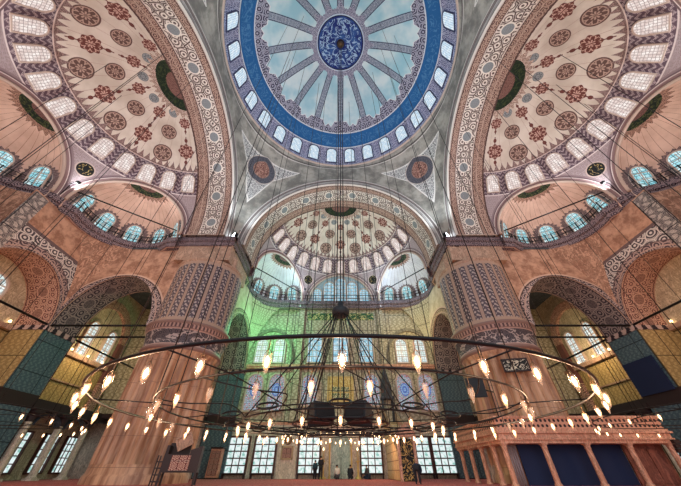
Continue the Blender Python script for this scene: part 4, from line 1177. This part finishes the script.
def human(label, loc, rz, J, top, bottom, group=None):
    """J has pelvis, chest, neck, head, and s/e/w (shoulder, elbow, wrist), h/k/a/t (hip, knee, ankle, toe) for L and R"""
    p = empty('person', loc, rz, label=label, cat='person')
    R = dict(pelvis=(.145, .115), waist=(.13, .10), chest=(.165, .115), neck=.055, sL=.062, eL=.045, wL=.032, hL=.085, kL=.058, aL=.04, tL=.035)
    def rad(n): return R.get(n[:-1] + 'L' if n[-1] == 'R' else n, .05)
    J2 = {}
    for n in ('pelvis', 'waist', 'chest', 'neck', 'sL', 'eL', 'wL', 'sR', 'eR', 'wR', 'hL', 'kL', 'aL', 'tL', 'hR', 'kR', 'aR', 'tR'):
        J2[n] = tuple(J[n]) + (rad(n),)
    hd = Vector(J['head']); nk = Vector(J['neck']); up = (hd - nk).normalized(); f = Vector(J.get('face', (0, -1, 0)))
    f = (f - up * f.dot(up)).normalized()
    J2['skull'] = tuple(hd - up * .02) + ((.078, .092),); J2['crown'] = tuple(hd + up * .075 - f * .01) + (.07,); J2['jaw'] = tuple(hd - up * .075 + f * .025) + (.055,)
    E = [('pelvis', 'waist'), ('waist', 'chest'), ('chest', 'neck'), ('neck', 'jaw'), ('jaw', 'skull'), ('skull', 'crown')]
    for s in 'LR': E += [('chest', 's' + s), ('s' + s, 'e' + s), ('e' + s, 'w' + s), ('pelvis', 'h' + s), ('h' + s, 'k' + s), ('k' + s, 'a' + s), ('a' + s, 't' + s)]
    me = skin_mesh('body', J2, E, 'skin', 2)
    # nose, ears, hands with five fingers: joined into the same mesh
    b = MB(); sd = f.cross(up)
    b.tube([hd + f * .07 + up * .0, hd + f * .115 - up * .025, hd + f * .09 - up * .035], [.008, .014, .01], 6)
    for s in (1, -1): b.tube([hd + sd * s * .075 + up * .03, hd + sd * s * .092, hd + sd * s * .078 - up * .03], [.01, .018, .008], 6)
    for s in 'LR':
        w = Vector(J['w' + s]); e = Vector(J['e' + s]); d = (w - e).normalized(); ac = d.cross(Vector((0, 1, .2))).normalized(); n = d.cross(ac)
        b.tube([w - d * .01, w + d * .05, w + d * .09], [.03, .04, .036], 8)
        for i, l in enumerate((.07, .08, .075, .06)):
            o = w + d * .085 + ac * (i - 1.5) * .019; b.tube([o, o + d * l * .55, o + d * l + n * .02], [.0095, .009, .007], 6)
        o = w + d * .03 + ac * .035; b.tube([o, o + ac * .03 + d * .03, o + ac * .035 + d * .065], [.012, .011, .008], 6)
    hm = b.mesh('extras', 'skin'); bm = bmesh.new(); bm.from_mesh(me); bm.from_mesh(hm); bm.to_mesh(me); bm.free()
    link('body', me, p)
    def cloth(nm, names, edges, m, g=1.22, add=.022):
        K = {n: tuple(J[n]) + (tuple(q * g + add for q in rad(n)) if isinstance(rad(n), tuple) else rad(n) * g + add,) for n in names}
        link(nm, skin_mesh(nm, K, edges, m, 2), p)
    tn = ['pelvis', 'waist', 'chest', 'sL', 'eL', 'wL', 'sR', 'eR', 'wR']
    cloth('jacket', tn, [('pelvis', 'waist'), ('waist', 'chest')] + [(a + s, c + s) for s in 'LR' for a, c in (('s', 'e'), ('e', 'w'))] + [('chest', 'sL'), ('chest', 'sR')], top)
    bn = ['pelvis', 'hL', 'kL', 'aL', 'hR', 'kR', 'aR']
    cloth('trousers', bn, [('pelvis', 'hL'), ('pelvis', 'hR')] + [(a + s, c + s) for s in 'LR' for a, c in (('h', 'k'), ('k', 'a'))], bottom, 1.2)
    for s in 'LR':
        a, t = Vector(J['a' + s]), Vector(J['t' + s]); b = MB(); b.tube([a - (t - a) * .25, a + (t - a) * .4, t + (t - a) * .15], [.045, .05, .035], 8); b.obj('sock', 'cloth_black', p)
    b = MB()
    for q in range(1): 
        c0 = hd + up * .035 - f * .018
        b.grid(lambda a, v: tuple(c0 + (sd * cos(a) + f * sin(a)) * (.098 * cos(v)) + up * .095 * sin(v)) if not (sin(a) > .3 and v < .5) else tuple(c0 + (sd * cos(a) + f * sin(a)) * (.088 * cos(.5)) + up * .095 * sin(.5)), lsp(0, 2 * pi, 20), lsp(-.7, 1.55, 9))
    b.obj('hair', 'hair', p)
    return p
def standing(h=1.0, dx=.0, fold=False):
    J = dict(pelvis=(0, 0, .95), waist=(0, 0, 1.1), chest=(0, .01, 1.3), neck=(0, 0, 1.46), head=(0, -.015, 1.58), face=(0, -1, -.1),
             sL=(.18, 0, 1.38), eL=(.25, .03, 1.1), wL=(.22, -.12, .92), sR=(-.18, 0, 1.38), eR=(-.25, .03, 1.1), wR=(-.22, -.12, .92),
             hL=(.09, 0, .9), kL=(.11, -.02, .5), aL=(.12, .02, .09), tL=(.13, -.12, .04), hR=(-.09, 0, .9), kR=(-.11, -.02, .5), aR=(-.12, .02, .09), tR=(-.13, -.12, .04))
    if fold:
        J['wL'] = (.02, -.2, 1.12); J['wR'] = (-.02, -.2, 1.06)
    return {k: tuple(q * h for q in v) if k != 'face' else v for k, v in J.items()}
def kneeling():
    return dict(pelvis=(0, .12, .3), waist=(0, .08, .46), chest=(0, .02, .66), neck=(0, -.02, .82), head=(0, -.05, .94), face=(0, -1, -.3),
                sL=(.18, .02, .74), eL=(.23, -.06, .46), wL=(.14, -.3, .33), sR=(-.18, .02, .74), eR=(-.23, -.06, .46), wR=(-.14, -.3, .33),
                hL=(.1, .1, .26), kL=(.15, -.34, .12), aL=(.12, .2, .06), tL=(.1, .34, .04), hR=(-.1, .1, .26), kR=(-.15, -.34, .12), aR=(-.12, .2, .06), tR=(-.1, .34, .04))
def bowing():
    return dict(pelvis=(0, .12, .84), waist=(0, -.05, .88), chest=(0, -.28, .88), neck=(0, -.46, .84), head=(0, -.58, .80), face=(0, -.2, -1),
                sL=(.18, -.34, .85), eL=(.24, -.22, .62), wL=(.15, -.08, .5), sR=(-.18, -.34, .85), eR=(-.24, -.22, .62), wR=(-.15, -.08, .5),
                hL=(.09, .1, .8), kL=(.11, .02, .45), aL=(.12, .06, .08), tL=(.13, -.08, .04), hR=(-.09, .1, .8), kR=(-.11, .02, .45), aR=(-.12, .06, .08), tR=(-.13, -.08, .04))
human('standing person in a long dark coat facing the niche', (-1.85, 33.0, 0), pi - .1, standing(1.0, fold=True), 'cloth_black', 'cloth_black')
human('person in teal standing behind the dark-coated one by the window', (-2.45, 34.0, 0), pi + .4, standing(.82), 'cloth_teal', 'cloth_black')
human('person in a white shirt kneeling on the carpet before the niche', (-.33, 33.6, 0), pi + .3, kneeling(), 'cloth_white', 'cloth_grey')
human('person in a dark jacket kneeling right of the white-shirted one', (.92, 33.2, 0), pi - .2, kneeling(), 'cloth_black', 'cloth_black')
human('person in grey sitting low at the right edge of the niche', (2.5, 33.4, 0), pi + .9, kneeling(), 'cloth_grey', 'cloth_navy')
human('person in navy bowing forward alone in front of the pulpit gate', (4.75, 22.0, 0), pi - .35, bowing(), 'cloth_navy', 'cloth_black')
# microphone stand before the niche
p = empty('microphone_stand', (.05, 34.3, 0), label='thin black microphone stand in front of the niche', cat='microphone stand')
b = MB(); b.lathe([(.16, 0), (.16, .02), (.02, .05)], 14); b.obj('base', 'iron', p)
b = MB(); b.tube([(0, 0, .03), (0, 0, 1.45), (.0, .12, 1.55)], .02, 6); b.obj('pole', 'iron', p)
b = MB(); b.lathe([(0, 0), (.03, .02), (.035, .1), (0, .14)], 8, (0, .14, 1.52)); b.obj('microphone', 'black_box', p)

# ------------------------------------------------------------------ lights
def light(name, kind, loc, energy, color, size=.3, target=None, spot=None, blend=.6):
    l = bpy.data.lights.new(name, kind); l.energy = energy; l.color = color
    if kind == 'SPOT': l.spot_size = spot; l.spot_blend = blend
    l.shadow_soft_size = size
    o = bpy.data.objects.new(name, l); COL.objects.link(o); o.location = loc
    if target is not None: o.rotation_euler = (Vector(target) - Vector(loc)).to_track_quat('-Z', 'Y').to_euler()
    return o
COOL, WARM = (.80, .92, 1.0), (1.0, .62, .36)
for s in (-1, 1):
    light('flood', 'SPOT', (s * 10.5, D + 10.5, 19.9), 2600, COOL, .3, (s * 6.0, D + 6.0, 33), radians(125), .9)
    light('flood', 'SPOT', (s * 10.4, D - 10.4, 20.2), 2600, COOL, .3, (s * 4.0, D - 4.0, 33), radians(140), .9)
for k in range(10):
    a = 2 * pi * (k + .5) / 10
    light('lamp_glow', 'POINT', (6.2 * cos(a), D + 6.2 * sin(a), 1.9), 170, WARM, .15)
for s in (-1, 1):
    for y in (13.5, 18.0): light('gallery_glow', 'POINT', (s * 26.0, y, 10.6), 60, WARM, .2)
    light('gallery_glow', 'POINT', (s * 25.4, 29.5, 10.4), 380, (1.0, .74, .42), .3)
    light('aisle_glow', 'POINT', (s * 20, 14.5, 3.2), 260, WARM, .3)
    light('aisle_glow', 'POINT', (s * 19.5, 17.0, 13.0), 420, (1.0, .66, .44), .4)
    # fill spots added for neutral light on the domes, placed at the ledges
    light('fill_uplight', 'SPOT', (s * 24.4, D + 5.2, 20.3), 2300, (.90, .96, 1.0), .4, (s * 8, D + 1, 34), radians(150), .9)
    light('fill_uplight', 'SPOT', (s * 24.4, D - 5.2, 20.3), 2300, (.90, .96, 1.0), .4, (s * 8, D - 1, 34), radians(150), .9)
    light('fill_uplight', 'SPOT', (s * 5.1, D + 24.0, 20.0), 900, (.86, .94, 1.0), .4, (s * 1, D + 8, 36), radians(150), .9)
for s in (-1, 1):
    for k in (-1, 1): light('exedra_fill', 'POINT', (s * 20.0, D + k * 7.6, 20.4), 220, (1.0, .91, .86), .5)  # fill points added to lift the side exedra plaster
    light('exedra_fill', 'POINT', (s * 24.6, D, 20.4), 180, (1.0, .91, .86), .5)
light('exedra_light', 'POINT', (-8.6, 31.4, 13.4), 1000, (.16, 1.0, .42), .3)
light('exedra_light', 'POINT', (8.6, 31.6, 13.6), 420, (1.0, .82, .42), .3)
light('ring_glow', 'POINT', (-3, 29.5, 2.5), 150, WARM, .2)
light('ring_glow', 'POINT', (3, 29.5, 2.5), 150, WARM, .2)
light('ledge_light', 'POINT', (-6.5, 31.5, 20.2), 420, (.55, .82, 1.0), .3)
light('ledge_light', 'POINT', (6.5, 31.5, 20.2), 420, (.55, .82, 1.0), .3)
w = bpy.data.worlds.new('World'); SC.world = w; w.use_nodes = True
bg = w.node_tree.nodes['Background']; bg.inputs[0].default_value = (.86, .93, 1.0, 1); bg.inputs[1].default_value = 1.7

# ------------------------------------------------------------------ camera
cam = bpy.data.cameras.new('Camera'); co = bpy.data.objects.new('Camera', cam); COL.objects.link(co)
cam.sensor_fit = 'HORIZONTAL'; cam.sensor_width = 36; cam.lens = 270.2 * 36 / 681; cam.clip_start = .05; cam.clip_end = 300
co.location = (0, 0, .65); co.rotation_euler = (radians(90 + 40.07), 0, 0)
SC.camera = co
SC.view_settings.view_transform = 'Standard'; SC.view_settings.look = 'None'; SC.view_settings.gamma = 1; SC.view_settings.exposure = 0; SC.view_settings.use_curve_mapping = False
SC.cycles.max_bounces = 6; SC.cycles.diffuse_bounces = 4; SC.cycles.use_denoising = True
